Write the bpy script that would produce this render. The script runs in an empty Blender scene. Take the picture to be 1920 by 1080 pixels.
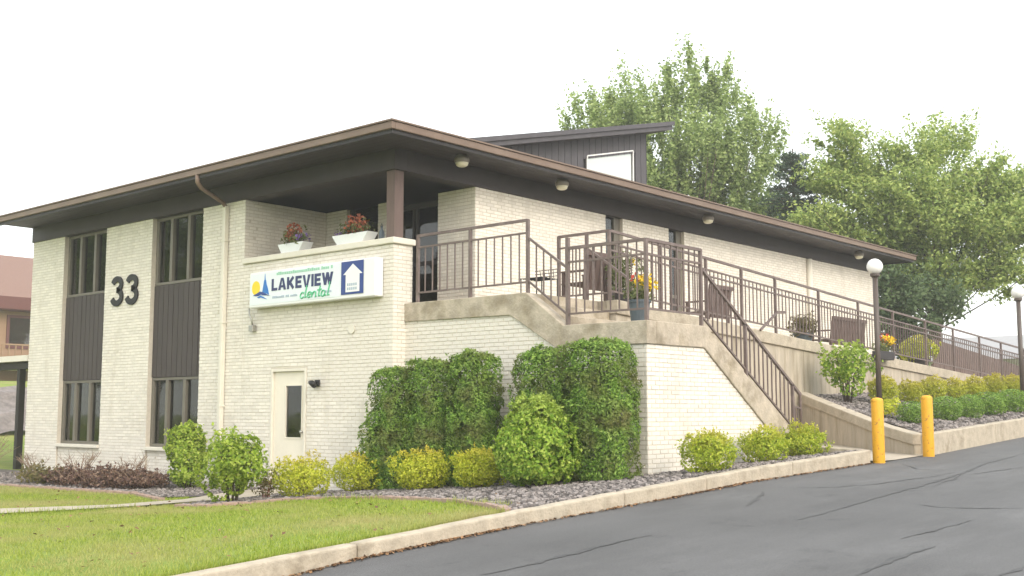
import bpy, bmesh, math, random
import numpy as np
from mathutils import Vector, Matrix
from mathutils.geometry import delaunay_2d_cdt

R = math.radians
sc = bpy.context.scene
COL = sc.collection
rnd = random.Random(33)
rng = np.random.default_rng(33)

# ------------------------------------------------------------------ camera
cam_d = bpy.data.cameras.new('camera')
cam = bpy.data.objects.new('camera', cam_d)
COL.objects.link(cam)
cam.location = (-13.614, -14.739, 1.5)
cam.rotation_euler = (R(90 + 6.219), 0, R(41.27 - 90))
cam_d.sensor_width = 36
cam_d.lens = 39.92
cam_d.clip_start = 0.1
cam_d.clip_end = 2000
sc.camera = cam

# ------------------------------------------------------------------ sky and sun (bright overcast)
SUN_EL, SUN_DX, SUN_DY = 33, -0.30, -1.0
w = bpy.data.worlds.new('World')
sc.world = w
w.use_nodes = True
nt = w.node_tree
nt.nodes.clear()
out = nt.nodes.new('ShaderNodeOutputWorld')
sky = nt.nodes.new('ShaderNodeTexSky')
sky.sky_type = 'NISHITA'
sky.sun_disc = False
sky.sun_elevation = R(SUN_EL)
sky.sun_rotation = math.atan2(SUN_DX, SUN_DY)
sky.dust_density = 6.0
sky.air_density = 1.0
bg1 = nt.nodes.new('ShaderNodeBackground')
bg1.inputs['Strength'].default_value = 0.05
nt.links.new(sky.outputs[0], bg1.inputs['Color'])
bg2 = nt.nodes.new('ShaderNodeBackground')          # the white cloud layer
bg2.inputs['Color'].default_value = (0.985, 1.0, 0.985, 1)
bg2.inputs['Strength'].default_value = 0.95
ad = nt.nodes.new('ShaderNodeAddShader')
nt.links.new(bg1.outputs[0], ad.inputs[0])
nt.links.new(bg2.outputs[0], ad.inputs[1])
nt.links.new(ad.outputs[0], out.inputs['Surface'])

sd = bpy.data.lights.new('sun', 'SUN')
sd.energy = 0.5
sd.angle = R(14)
sd.color = (1.0, 0.97, 0.93)
so = bpy.data.objects.new('sun', sd)
COL.objects.link(so)
_h = math.hypot(SUN_DX, SUN_DY)
sdir = Vector((SUN_DX / _h * math.cos(R(SUN_EL)), SUN_DY / _h * math.cos(R(SUN_EL)), math.sin(R(SUN_EL))))
so.rotation_euler = sdir.to_track_quat('Z', 'Y').to_euler()
so.location = (0, -20, 30)

vs = sc.view_settings
vs.view_transform = 'Standard'
vs.look = 'None'
vs.gamma = 1
vs.use_curve_mapping = False
vs.exposure = 0.83
sc.render.engine = 'CYCLES'
cy = sc.cycles
sc.render.filter_size = 1.9
cy.use_denoising = True
try:
    cy.denoiser = 'OPENIMAGEDENOISE'
except Exception:
    pass
cy.volume_bounces = 1
cy.max_bounces = 6
cy.diffuse_bounces = 3
cy.glossy_bounces = 3
cy.transmission_bounces = 4
cy.transparent_max_bounces = 8
cy.caustics_reflective = False
cy.caustics_refractive = False

# ------------------------------------------------------------------ materials
def mat(name, col, rough=0.8, var=0.0, scale=6.0, bump=0.0, bscale=40.0, col2=None, c2scale=1.5, c2lo=0.5, c2hi=0.7,
        metal=0.0, island=0.0, spec=None, stretch=None):
    m = bpy.data.materials.new(name)
    m.use_nodes = True
    n = m.node_tree.nodes
    l = m.node_tree.links
    b = n['Principled BSDF']
    b.inputs['Roughness'].default_value = rough
    b.inputs['Metallic'].default_value = metal
    if spec is not None:
        b.inputs['Specular IOR Level'].default_value = spec
    tc = n.new('ShaderNodeTexCoord')
    vec = tc.outputs['Object']
    if stretch:
        mp = n.new('ShaderNodeMapping')
        mp.inputs['Scale'].default_value = stretch
        l.new(vec, mp.inputs['Vector'])
        vec = mp.outputs[0]
    rgb = n.new('ShaderNodeRGB')
    rgb.outputs[0].default_value = (*col, 1)
    cur = rgb.outputs[0]
    if col2:
        tx = n.new('ShaderNodeTexNoise')
        tx.inputs['Scale'].default_value = c2scale
        tx.inputs['Detail'].default_value = 6
        tx.inputs['Roughness'].default_value = 0.65
        l.new(vec, tx.inputs['Vector'])
        mr = n.new('ShaderNodeMapRange')
        mr.inputs[1].default_value = c2lo
        mr.inputs[2].default_value = c2hi
        l.new(tx.outputs['Fac'], mr.inputs[0])
        mx = n.new('ShaderNodeMix')
        mx.data_type = 'RGBA'
        l.new(mr.outputs[0], mx.inputs[0])
        l.new(cur, mx.inputs[6])
        mx.inputs[7].default_value = (*col2, 1)
        cur = mx.outputs[2]
    if var > 0:
        tx = n.new('ShaderNodeTexNoise')
        tx.inputs['Scale'].default_value = scale
        tx.inputs['Detail'].default_value = 8
        tx.inputs['Roughness'].default_value = 0.7
        l.new(vec, tx.inputs['Vector'])
        mr = n.new('ShaderNodeMapRange')
        mr.inputs[1].default_value = 0.25
        mr.inputs[2].default_value = 0.75
        mr.inputs[3].default_value = 1 - var
        mr.inputs[4].default_value = 1 + var
        l.new(tx.outputs['Fac'], mr.inputs[0])
        vm = n.new('ShaderNodeVectorMath')
        vm.operation = 'SCALE'
        l.new(cur, vm.inputs[0])
        l.new(mr.outputs[0], vm.inputs['Scale'])
        cur = vm.outputs[0]
    if island > 0:
        g = n.new('ShaderNodeNewGeometry')
        mr = n.new('ShaderNodeMapRange')
        mr.inputs[3].default_value = 1 - island
        mr.inputs[4].default_value = 1 + island
        l.new(g.outputs['Random Per Island'], mr.inputs[0])
        vm = n.new('ShaderNodeVectorMath')
        vm.operation = 'SCALE'
        l.new(cur, vm.inputs[0])
        l.new(mr.outputs[0], vm.inputs['Scale'])
        cur = vm.outputs[0]
    l.new(cur, b.inputs['Base Color'])
    if bump > 0:
        tx = n.new('ShaderNodeTexNoise')
        tx.inputs['Scale'].default_value = bscale
        tx.inputs['Detail'].default_value = 6
        l.new(vec, tx.inputs['Vector'])
        bp = n.new('ShaderNodeBump')
        bp.inputs['Strength'].default_value = bump
        bp.inputs['Distance'].default_value = 0.02
        l.new(tx.outputs['Fac'], bp.inputs['Height'])
        l.new(bp.outputs[0], b.inputs['Normal'])
    return m

def leaf_mat(name, cols, trans=0.35, tip=None, tip_lo=0.35, tip_hi=0.6, big=0.0, bigcol=None):
    """cols: list of leaf colours picked per leaf; tip: colour of young leaves at the top of the plant"""
    m = bpy.data.materials.new(name)
    m.use_nodes = True
    n = m.node_tree.nodes
    l = m.node_tree.links
    b = n['Principled BSDF']
    b.inputs['Roughness'].default_value = 0.55
    b.inputs['Specular IOR Level'].default_value = 0.3
    g = n.new('ShaderNodeNewGeometry')
    cr = n.new('ShaderNodeValToRGB')
    e = cr.color_ramp.elements
    while len(e) < len(cols):
        e.new(0.5)
    for i, c in enumerate(cols):
        e[i].position = i / max(1, len(cols) - 1)
        e[i].color = (*c, 1)
    l.new(g.outputs['Random Per Island'], cr.inputs[0])
    cur = cr.outputs[0]
    tc = n.new('ShaderNodeTexCoord')
    if bigcol:
        tx = n.new('ShaderNodeTexNoise')
        tx.inputs['Scale'].default_value = big
        tx.inputs['Detail'].default_value = 3
        l.new(tc.outputs['Object'], tx.inputs['Vector'])
        mr = n.new('ShaderNodeMapRange')
        mr.inputs[1].default_value = 0.45
        mr.inputs[2].default_value = 0.68
        l.new(tx.outputs['Fac'], mr.inputs[0])
        mx = n.new('ShaderNodeMix')
        mx.data_type = 'RGBA'
        l.new(mr.outputs[0], mx.inputs[0])
        l.new(cur, mx.inputs[6])
        mx.inputs[7].default_value = (*bigcol, 1)
        cur = mx.outputs[2]
    if tip:
        sp = n.new('ShaderNodeSeparateXYZ')
        l.new(tc.outputs['Object'], sp.inputs[0])
        tx = n.new('ShaderNodeTexNoise')
        tx.inputs['Scale'].default_value = 9
        l.new(tc.outputs['Object'], tx.inputs['Vector'])
        mu = n.new('ShaderNodeMath')
        mu.operation = 'MULTIPLY_ADD'
        mu.inputs[1].default_value = 0.5
        l.new(tx.outputs['Fac'], mu.inputs[0])
        l.new(sp.outputs['Z'], mu.inputs[2])
        mr = n.new('ShaderNodeMapRange')
        mr.inputs[1].default_value = tip_lo + 0.25
        mr.inputs[2].default_value = tip_hi + 0.25
        mr.inputs[4].default_value = 0.8
        l.new(mu.outputs[0], mr.inputs[0])
        mx = n.new('ShaderNodeMix')
        mx.data_type = 'RGBA'
        l.new(mr.outputs[0], mx.inputs[0])
        l.new(cur, mx.inputs[6])
        mx.inputs[7].default_value = (*tip, 1)
        cur = mx.outputs[2]
    l.new(cur, b.inputs['Base Color'])
    t = n.new('ShaderNodeBsdfTranslucent')
    l.new(cur, t.inputs['Color'])
    ms = n.new('ShaderNodeMixShader')
    ms.inputs[0].default_value = trans
    l.new(b.outputs[0], ms.inputs[1])
    l.new(t.outputs[0], ms.inputs[2])
    l.new(ms.outputs[0], n['Material Output'].inputs['Surface'])
    return m

def glass_mat(name, tint=(0.75, 0.8, 0.78), refl=1.0):
    m = bpy.data.materials.new(name)
    m.use_nodes = True
    n = m.node_tree.nodes
    l = m.node_tree.links
    n.remove(n['Principled BSDF'])
    tr = n.new('ShaderNodeBsdfTransparent')
    tr.inputs[0].default_value = (*tint, 1)
    gl = n.new('ShaderNodeBsdfGlossy')
    gl.inputs['Roughness'].default_value = 0.02
    gl.inputs['Color'].default_value = (refl, refl, refl, 1)
    fr = n.new('ShaderNodeFresnel')
    fr.inputs['IOR'].default_value = 1.6
    tx = n.new('ShaderNodeTexNoise')
    tx.inputs['Scale'].default_value = 1.3
    bp = n.new('ShaderNodeBump')
    bp.inputs['Strength'].default_value = 0.06
    bp.inputs['Distance'].default_value = 0.05
    tc = n.new('ShaderNodeTexCoord')
    l.new(tc.outputs['Object'], tx.inputs['Vector'])
    l.new(tx.outputs['Fac'], bp.inputs['Height'])
    l.new(bp.outputs[0], gl.inputs['Normal'])
    ms = n.new('ShaderNodeMixShader')
    l.new(fr.outputs[0], ms.inputs[0])
    l.new(tr.outputs[0], ms.inputs[1])
    l.new(gl.outputs[0], ms.inputs[2])
    l.new(ms.outputs[0], n['Material Output'].inputs['Surface'])
    return m

M = {}
M['brick'] = mat('painted_brick', (0.765, 0.725, 0.65), 0.75, var=0.06, scale=3, bump=0.3, bscale=60, island=0.07,
                 col2=(0.60, 0.55, 0.46), c2scale=1.3, c2lo=0.52, c2hi=0.82, stretch=(1.6, 1.6, .45))
M['mortar'] = mat('painted_mortar', (0.60, 0.55, 0.465), 0.9, var=0.12, scale=12, bump=0.3)
M['concrete'] = mat('weathered_concrete', (0.46, 0.40, 0.315), 0.9, var=0.32, scale=4.0, bump=0.5, bscale=25,
                    col2=(0.27, 0.225, 0.155), c2scale=1.9, c2lo=0.46, c2hi=0.68)
M['concrete_wall'] = mat('formed_concrete', (0.45, 0.395, 0.315), 0.9, var=0.24, scale=3.0, bump=0.4, bscale=25,
                         col2=(0.31, 0.26, 0.185), c2scale=1.6, c2lo=0.46, c2hi=0.7, stretch=(2.2, 2.2, 0.35))
M['kerb'] = mat('kerb_concrete', (0.44, 0.385, 0.30), 0.9, var=0.26, scale=5.0, bump=0.5, bscale=30,
                col2=(0.28, 0.235, 0.17), c2scale=2.2, c2lo=0.52, c2hi=0.75)
M['path'] = mat('path_concrete', (0.43, 0.38, 0.30), 0.9, var=0.18, scale=5.0, bump=0.3)
M['bronze'] = mat('dark_bronze_trim', (0.02, 0.016, 0.016), 0.55, var=0.2, scale=3, stretch=(1, 1, 1))
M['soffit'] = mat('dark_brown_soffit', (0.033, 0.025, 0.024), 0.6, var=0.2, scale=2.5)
M['fascia'] = mat('brown_fascia', (0.17, 0.115, 0.082), 0.5, var=0.12, scale=2, col2=(0.21, 0.15, 0.112), c2scale=0.8)
M['board'] = mat('dark_siding_board', (0.05, 0.039, 0.037), 0.65, var=0.18, scale=4, stretch=(1, 1, 0.2))
M['board_grey'] = mat('charcoal_board', (0.075, 0.07, 0.078), 0.65, var=0.18, scale=4, stretch=(1, 1, 0.2))
M['frame'] = mat('bronze_window_frame', (0.15, 0.135, 0.108), 0.5, var=0.12, scale=5)
M['rail'] = mat('brown_painted_steel', (0.14, 0.102, 0.09), 0.5, var=0.22, scale=9, col2=(0.20, 0.155, 0.14), c2scale=4)
M['cream'] = mat('cream_paint', (0.72, 0.68, 0.585), 0.55, var=0.06, scale=5)
M['door'] = mat('pale_door_paint', (0.76, 0.71, 0.60), 0.5, var=0.05, scale=3)
M['glass'] = glass_mat('window_glass')
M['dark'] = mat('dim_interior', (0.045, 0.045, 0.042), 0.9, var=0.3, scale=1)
M['curtain'] = mat('pale_curtain', (0.42, 0.40, 0.33), 0.9, var=0.15, scale=8)
M['white_pane'] = mat('translucent_white_pane', (0.60, 0.67, 0.655), 0.25)
M['black'] = mat('black_plastic', (0.004, 0.004, 0.005), 0.55, var=0.1)
M['steel'] = mat('brushed_metal', (0.42, 0.41, 0.38), 0.35, metal=0.9, var=0.1)
M['lens'] = mat('light_lens', (0.72, 0.68, 0.52), 0.35, var=0.12, scale=9)
M['housing'] = mat('light_housing', (0.24, 0.215, 0.18), 0.5, var=0.1)
M['shingle'] = mat('brown_shingle', (0.16, 0.115, 0.09), 0.95, var=0.2, scale=14, bump=0.5)
M['sign'] = mat('sign_white', (0.80, 0.81, 0.80), 0.35, var=0.02)
M['sign_face'] = mat('sign_face_pale', (0.74, 0.80, 0.82), 0.3, var=0.03, scale=3)
M['navy'] = mat('navy_print', (0.014, 0.026, 0.11), 0.4)
M['royal'] = mat('royal_blue_print', (0.012, 0.045, 0.22), 0.4)
M['blue'] = mat('blue_print', (0.012, 0.16, 0.50), 0.4)
M['green'] = mat('green_print', (0.10, 0.48, 0.25), 0.4)
M['pale_green'] = mat('pale_green_print', (0.30, 0.58, 0.42), 0.4)
M['grey_print'] = mat('grey_print', (0.36, 0.44, 0.52), 0.4)
M['sun'] = mat('yellow_print', (0.86, 0.62, 0.01), 0.4)
M['yellow'] = mat('yellow_bollard_paint', (0.72, 0.37, 0.012), 0.5, var=0.07, scale=8, col2=(0.40, 0.19, 0.03), c2scale=11, c2lo=0.58, c2hi=0.66, bump=0.3)
M['globe'] = mat('opal_globe', (0.86, 0.86, 0.83), 0.25)
M['pole'] = mat('bronze_pole', (0.085, 0.065, 0.053), 0.45, var=0.15)
M['bark'] = mat('bark', (0.10, 0.075, 0.055), 0.95, var=0.35, scale=9, bump=0.7, stretch=(1, 1, 0.25))
M['twig'] = mat('bare_twig', (0.28, 0.20, 0.14), 0.9, var=0.2)
M['wood'] = mat('brown_stained_wood', (0.135, 0.092, 0.08), 0.7, var=0.25, scale=7, stretch=(1, 1, 0.2))
M['pot_blue'] = mat('slate_blue_pot', (0.085, 0.11, 0.13), 0.5, var=0.1)
M['pot_dark'] = mat('charcoal_pot', (0.035, 0.03, 0.032), 0.5, var=0.1)
M['pot_white'] = mat('white_planter', (0.78, 0.80, 0.80), 0.4, var=0.04)
M['soil'] = mat('soil', (0.05, 0.035, 0.025), 0.95, var=0.3, scale=30, bump=0.6)
M['petal_yellow'] = mat('yellow_petal', (0.85, 0.60, 0.01), 0.6, island=0.2)
M['petal_red'] = mat('red_petal', (0.55, 0.06, 0.03), 0.6, island=0.25)
M['petal_purple'] = mat('purple_petal', (0.22, 0.13, 0.40), 0.6, island=0.3)
M['petal_rust'] = mat('rust_leaf', (0.34, 0.10, 0.05), 0.6, island=0.35)
M['paver'] = mat('pink_paver', (0.36, 0.25, 0.205), 0.9, var=0.15, scale=9, island=0.15, bump=0.4)
M['gravel'] = mat('grey_purple_gravel', (0.12, 0.106, 0.098), 0.95, var=0.45, scale=22, bump=1.0, bscale=30, col2=(0.15, 0.12, 0.11), c2scale=6)
M['stone'] = mat('gravel_stone', (0.20, 0.178, 0.167), 0.9, island=0.65, bump=0.3)
M['red_roof'] = mat('red_brown_roof', (0.21, 0.125, 0.10), 0.9, var=0.1, scale=6, stretch=(1, 1, 4))
M['red_trim'] = mat('dark_red_trim', (0.115, 0.035, 0.032), 0.6, var=0.1)
M['tan_wall'] = mat('tan_brick_wall', (0.30, 0.195, 0.125), 0.9, var=0.15, scale=20)
M['grey_roof'] = mat('grey_roofing', (0.34, 0.34, 0.345), 0.9, var=0.1, scale=5)
M['white_wall'] = mat('white_siding', (0.74, 0.75, 0.76), 0.8, var=0.05)
M['car_white'] = mat('white_car_paint', (0.78, 0.79, 0.80), 0.2)
M['car_glass'] = mat('dark_car_glass', (0.02, 0.022, 0.025), 0.1)
M['tyre'] = mat('tyre_rubber', (0.02, 0.02, 0.02), 0.85)
M['red_light'] = mat('red_plastic', (0.5, 0.01, 0.02), 0.3)
M['rock_bank'] = mat('grey_rock_bank', (0.20, 0.175, 0.165), 0.95, var=0.5, scale=3, bump=1.0, bscale=8)
M['board_brown'] = mat('brown_fence_board', (0.16, 0.115, 0.10), 0.85, var=0.2, scale=5, stretch=(1, 1, 0.3))

# leaves
M['lf_hedge'] = leaf_mat('hedge_leaf', [(0.08, 0.16, 0.025), (0.16, 0.30, 0.045), (0.26, 0.43, 0.07), (0.38, 0.53, 0.11)], 0.3,
                         big=2.2, bigcol=(0.19, 0.20, 0.06))
M['lf_bright'] = leaf_mat('bright_green_leaf', [(0.13, 0.22, 0.02), (0.25, 0.37, 0.035), (0.37, 0.48, 0.06), (0.50, 0.58, 0.12)], 0.35)
M['lf_pyr'] = leaf_mat('lime_green_leaf', [(0.13, 0.24, 0.02), (0.24, 0.40, 0.04), (0.38, 0.53, 0.07), (0.52, 0.61, 0.12)], 0.35,
                       tip=(0.38, 0.46, 0.10), tip_lo=0.9, tip_hi=1.4)
M['lf_spirea'] = leaf_mat('golden_spirea_leaf', [(0.30, 0.37, 0.02), (0.48, 0.54, 0.035), (0.62, 0.65, 0.06), (0.72, 0.72, 0.11)], 0.35,
                          tip=(0.66, 0.50, 0.08), tip_lo=0.45, tip_hi=0.75)
M['lf_spirea_g'] = leaf_mat('lime_spirea_leaf', [(0.23, 0.34, 0.025), (0.38, 0.49, 0.04), (0.53, 0.60, 0.06), (0.66, 0.69, 0.11)], 0.35,
                            tip=(0.55, 0.50, 0.08), tip_lo=0.38, tip_hi=0.6)
M['lf_row'] = leaf_mat('yellow_row_leaf', [(0.30, 0.36, 0.035), (0.48, 0.52, 0.05), (0.62, 0.62, 0.08)], 0.35,
                       tip=(0.58, 0.48, 0.09), tip_lo=0.5, tip_hi=1.2)
M['lf_box'] = leaf_mat('boxwood_leaf', [(0.11, 0.20, 0.03), (0.20, 0.34, 0.055), (0.32, 0.46, 0.09)], 0.3)
M['lf_maroon'] = leaf_mat('maroon_barberry_leaf', [(0.07, 0.04, 0.035), (0.14, 0.08, 0.065), (0.22, 0.14, 0.10), (0.30, 0.21, 0.15)], 0.25)
M['lf_olive'] = leaf_mat('olive_leaf', [(0.10, 0.10, 0.03), (0.19, 0.17, 0.06), (0.25, 0.19, 0.10)], 0.3)
M['lf_treeA'] = leaf_mat('maple_leaf', [(0.15, 0.22, 0.07), (0.28, 0.38, 0.125), (0.41, 0.51, 0.19), (0.51, 0.60, 0.25)], 0.36)
M['lf_treeB'] = leaf_mat('locust_leaf', [(0.17, 0.25, 0.07), (0.31, 0.42, 0.115), (0.45, 0.54, 0.16), (0.55, 0.61, 0.21)], 0.36)
M['lf_dark'] = leaf_mat('dark_tree_leaf', [(0.08, 0.13, 0.065), (0.15, 0.22, 0.10), (0.23, 0.31, 0.14)], 0.4)
M['lf_needle'] = leaf_mat('spruce_needle', [(0.06, 0.10, 0.065), (0.10, 0.15, 0.10), (0.15, 0.21, 0.14)], 0.3)
M['lf_pot'] = leaf_mat('pot_plant_leaf', [(0.10, 0.13, 0.04), (0.18, 0.22, 0.07), (0.24, 0.24, 0.12)], 0.35)
M['grass'] = leaf_mat('grass_blade', [(0.19, 0.27, 0.03), (0.28, 0.37, 0.045), (0.37, 0.44, 0.075), (0.45, 0.47, 0.13)], 0.4,
                      big=0.5, bigcol=(0.44, 0.41, 0.17))

def lawn_material():
    m = mat('lawn_turf', (0.18, 0.25, 0.03), 0.95, var=0.25, scale=2.5, bump=0.6, bscale=60, col2=(0.26, 0.26, 0.075), c2scale=0.55, c2lo=0.42, c2hi=0.66)
    return m
M['lawn'] = lawn_material()

def asphalt_material():
    m = bpy.data.materials.new('weathered_asphalt')
    m.use_nodes = True
    n = m.node_tree.nodes
    l = m.node_tree.links
    b = n['Principled BSDF']
    tc = n.new('ShaderNodeTexCoord')
    def noise(scale, det=6, rough=0.6, mp=None):
        t = n.new('ShaderNodeTexNoise')
        t.inputs['Scale'].default_value = scale
        t.inputs['Detail'].default_value = det
        t.inputs['Roughness'].default_value = rough
        v = tc.outputs['Object']
        if mp:
            k = n.new('ShaderNodeMapping')
            k.inputs['Scale'].default_value = mp
            l.new(v, k.inputs['Vector'])
            v = k.outputs[0]
        l.new(v, t.inputs['Vector'])
        return t.outputs['Fac']
    def rng_(f, a, b_, c, d):
        r = n.new('ShaderNodeMapRange')
        for i, v in enumerate((a, b_, c, d)):
            r.inputs[i + 1].default_value = v
        l.new(f, r.inputs[0])
        return r.outputs[0]
    def mul(a, b_):
        k = n.new('ShaderNodeMath')
        k.operation = 'MULTIPLY'
        l.new(a, k.inputs[0])
        l.new(b_, k.inputs[1])
        return k.outputs[0]
    big = rng_(noise(0.3, 4), 0.32, 0.68, 0.80, 1.16)
    streak = rng_(noise(0.9, mp=(0.25, 1.6, 1)), 0.3, 0.7, 0.86, 1.12)
    fine = rng_(noise(70, 5, .8), 0.25, 0.75, 0.55, 1.45)
    grit = rng_(noise(160, 2), 0.62, 0.75, 1.0, 1.9)
    stain = rng_(noise(1.7, 5, .7), 0.60, 0.72, 1.0, 0.72)
    pale = rng_(noise(0.8, 7, .75, mp=(.35, 1.2, 1)), 0.52, 0.75, 1.0, 1.35)
    f = mul(mul(mul(big, streak), mul(fine, grit)), mul(stain, pale))
    vm = n.new('ShaderNodeVectorMath')
    vm.operation = 'SCALE'
    vm.inputs[0].default_value = (0.094, 0.094, 0.095)
    l.new(f, vm.inputs['Scale'])
    l.new(vm.outputs[0], b.inputs['Base Color'])
    b.inputs['Roughness'].default_value = 0.75
    bp = n.new('ShaderNodeBump')
    bp.inputs['Strength'].default_value = 0.5
    bp.inputs['Distance'].default_value = 0.01
    l.new(noise(120, 4), bp.inputs['Height'])
    l.new(bp.outputs[0], b.inputs['Normal'])
    return m
M['asphalt'] = asphalt_material()
M['sealant'] = mat('crack_sealant', (0.062, 0.062, 0.063), 0.7, var=0.5, scale=14)
M['chalk'] = mat('pale_scuff', (0.30, 0.29, 0.28), 0.9, var=0.3, scale=20)

# ------------------------------------------------------------------ builders
class MB:
    def __init__(s):
        s.v = []
        s.f = []
    def quad(s, a, b, c, d):
        i = len(s.v)
        s.v += [tuple(a), tuple(b), tuple(c), tuple(d)]
        s.f.append((i, i + 1, i + 2, i + 3))
        return s
    def box(s, x0, x1, y0, y1, z0, z1):
        i = len(s.v)
        s.v += [(x0, y0, z0), (x1, y0, z0), (x1, y1, z0), (x0, y1, z0), (x0, y0, z1), (x1, y0, z1), (x1, y1, z1), (x0, y1, z1)]
        for q in ((3, 2, 1, 0), (4, 5, 6, 7), (0, 1, 5, 4), (1, 2, 6, 5), (2, 3, 7, 6), (3, 0, 4, 7)):
            s.f.append(tuple(i + k for k in q))
        return s
    def bar(s, a, b, w_, h_, up=(0, 0, 1)):
        a = Vector(a)
        b = Vector(b)
        d = (b - a).normalized()
        u = Vector(up)
        if abs(d.dot(u)) > 0.98:
            u = Vector((1, 0, 0))
        sd_ = d.cross(u).normalized()
        u = sd_.cross(d).normalized()
        i = len(s.v)
        for p in (a, b):
            for (q, r_) in ((-1, -1), (1, -1), (1, 1), (-1, 1)):
                s.v.append(tuple(p + sd_ * q * w_ / 2 + u * r_ * h_ / 2))
        for q in ((0, 1, 2, 3), (7, 6, 5, 4), (0, 4, 5, 1), (1, 5, 6, 2), (2, 6, 7, 3), (3, 7, 4, 0)):
            s.f.append(tuple(i + k for k in q))
        return s
    def tube(s, pts, rad, n=8, cap=True):
        pts = [Vector(p) for p in pts]
        if not hasattr(rad, '__len__'):
            rad = [rad] * len(pts)
        base = len(s.v)
        t0 = (pts[1] - pts[0]).normalized()
        u = t0.orthogonal().normalized()
        for k, p in enumerate(pts):
            if k == 0:
                t = t0
            elif k == len(pts) - 1:
                t = (pts[k] - pts[k - 1]).normalized()
            else:
                t = ((pts[k + 1] - pts[k]).normalized() + (pts[k] - pts[k - 1]).normalized()).normalized()
            u = (u - t * u.dot(t)).normalized()
            v = t.cross(u)
            for j in range(n):
                a = 2 * math.pi * j / n
                s.v.append(tuple(p + (u * math.cos(a) + v * math.sin(a)) * rad[k]))
        for k in range(len(pts) - 1):
            for j in range(n):
                a = base + k * n + j
                b = base + k * n + (j + 1) % n
                s.f.append((a, b, b + n, a + n))
        if cap:
            s.f.append(tuple(base + j for j in reversed(range(n))))
            s.f.append(tuple(base + (len(pts) - 1) * n + j for j in range(n)))
        return s
    def lathe(s, prof, c=(0, 0, 0), n=16, cap=True):
        base = len(s.v)
        for (r_, z) in prof:
            for j in range(n):
                a = 2 * math.pi * j / n
                s.v.append((c[0] + r_ * math.cos(a), c[1] + r_ * math.sin(a), c[2] + z))
        for k in range(len(prof) - 1):
            for j in range(n):
                a = base + k * n + j
                b = base + k * n + (j + 1) % n
                s.f.append((a, b, b + n, a + n))
        if cap:
            s.f.append(tuple(base + j for j in reversed(range(n))))
            s.f.append(tuple(base + (len(prof) - 1) * n + j for j in range(n)))
        return s
    def prism(s, poly, axis, a, b):
        """poly in the two other axes, extruded along axis from a to b"""
        i = len(s.v)
        n = len(poly)
        for c in (a, b):
            for (p, q) in poly:
                s.v.append({'x': (c, p, q), 'y': (p, c, q), 'z': (p, q, c)}[axis])
        s.f.append(tuple(i + k for k in range(n)))
        s.f.append(tuple(i + n + k for k in reversed(range(n))))
        for k in range(n):
            j = (k + 1) % n
            s.f.append((i + k, i + n + k, i + n + j, i + j))
        return s
    def build(s, name, m, parent=None, smooth=False, bevel=0.0, local=False, segs=2):
        me = bpy.data.meshes.new(name)
        off = Vector((0, 0, 0))
        if parent is not None and not local:
            p = parent
            while p is not None:
                off += p.location
                p = p.parent
        me.from_pydata([tuple(Vector(v) - off) for v in s.v], [], s.f)
        bm = bmesh.new()
        bm.from_mesh(me)
        bmesh.ops.recalc_face_normals(bm, faces=bm.faces)
        bm.to_mesh(me)
        bm.free()
        me.materials.append(m)
        if smooth:
            me.shade_smooth()
        o = bpy.data.objects.new(name, me)
        COL.objects.link(o)
        if parent is not None:
            o.parent = parent
        if bevel > 0:
            b = o.modifiers.new('bevel', 'BEVEL')
            b.width = bevel
            b.segments = segs
            b.limit_method = 'ANGLE'
        return o

def empty(name, loc=(0, 0, 0), rz=0):
    o = bpy.data.objects.new(name, None)
    COL.objects.link(o)
    o.location = loc
    o.rotation_euler = (0, 0, rz)
    o.empty_display_size = 0.2
    return o

def tag(o, label=None, cat=None, group=None, kind=None):
    if label:
        o['label'] = label
    if cat:
        o['category'] = cat
    if group:
        o['group'] = group
    if kind:
        o['kind'] = kind
    return o

def copy_tree(o, parent=None):
    c = o.copy()
    COL.objects.link(c)
    c.parent = parent
    for ch in [k for k in bpy.data.objects if k.parent == o]:
        copy_tree(ch, c)
    return c

def np_mesh(name, verts, faces, m, parent=None, smooth=False):
    """verts (n,3), faces (k,m) numpy"""
    me = bpy.data.meshes.new(name)
    nv, nf, k = len(verts), len(faces), faces.shape[1]
    me.vertices.add(nv)
    me.vertices.foreach_set('co', verts.astype(np.float32).ravel())
    me.loops.add(nf * k)
    me.loops.foreach_set('vertex_index', faces.astype(np.int32).ravel())
    me.polygons.add(nf)
    me.polygons.foreach_set('loop_start', np.arange(0, nf * k, k, dtype=np.int32))
    me.update(calc_edges=True)
    me.validate()
    me.materials.append(m)
    if smooth:
        me.shade_smooth()
    else:
        me.shade_flat()
    o = bpy.data.objects.new(name, me)
    COL.objects.link(o)
    if parent is not None:
        o.parent = parent
    return o

def leaf_geo(P, N, ln, wd, jitter=0.6, r=rng):
    """rhombic leaves, slightly folded along the middle; P centres, N rough facing normals"""
    n = len(P)
    N = N + r.normal(0, jitter, (n, 3))
    N /= np.linalg.norm(N, axis=1, keepdims=True) + 1e-9
    T = r.normal(0, 1, (n, 3))
    T -= N * (T * N).sum(1, keepdims=True)
    T /= np.linalg.norm(T, axis=1, keepdims=True) + 1e-9
    B = np.cross(N, T)
    s = r.uniform(0.65, 1.3, (n, 1))
    a = P - T * s * ln / 2
    c = P + T * s * ln / 2
    b = P + B * s * wd / 2 + N * wd * 0.12 - T * s * ln * 0.06
    d = P - B * s * wd / 2 + N * wd * 0.12 - T * s * ln * 0.06
    V = np.stack([a, b, c, d], 1).reshape(-1, 3)
    F = np.arange(n * 4).reshape(n, 4)
    return V, F

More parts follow.
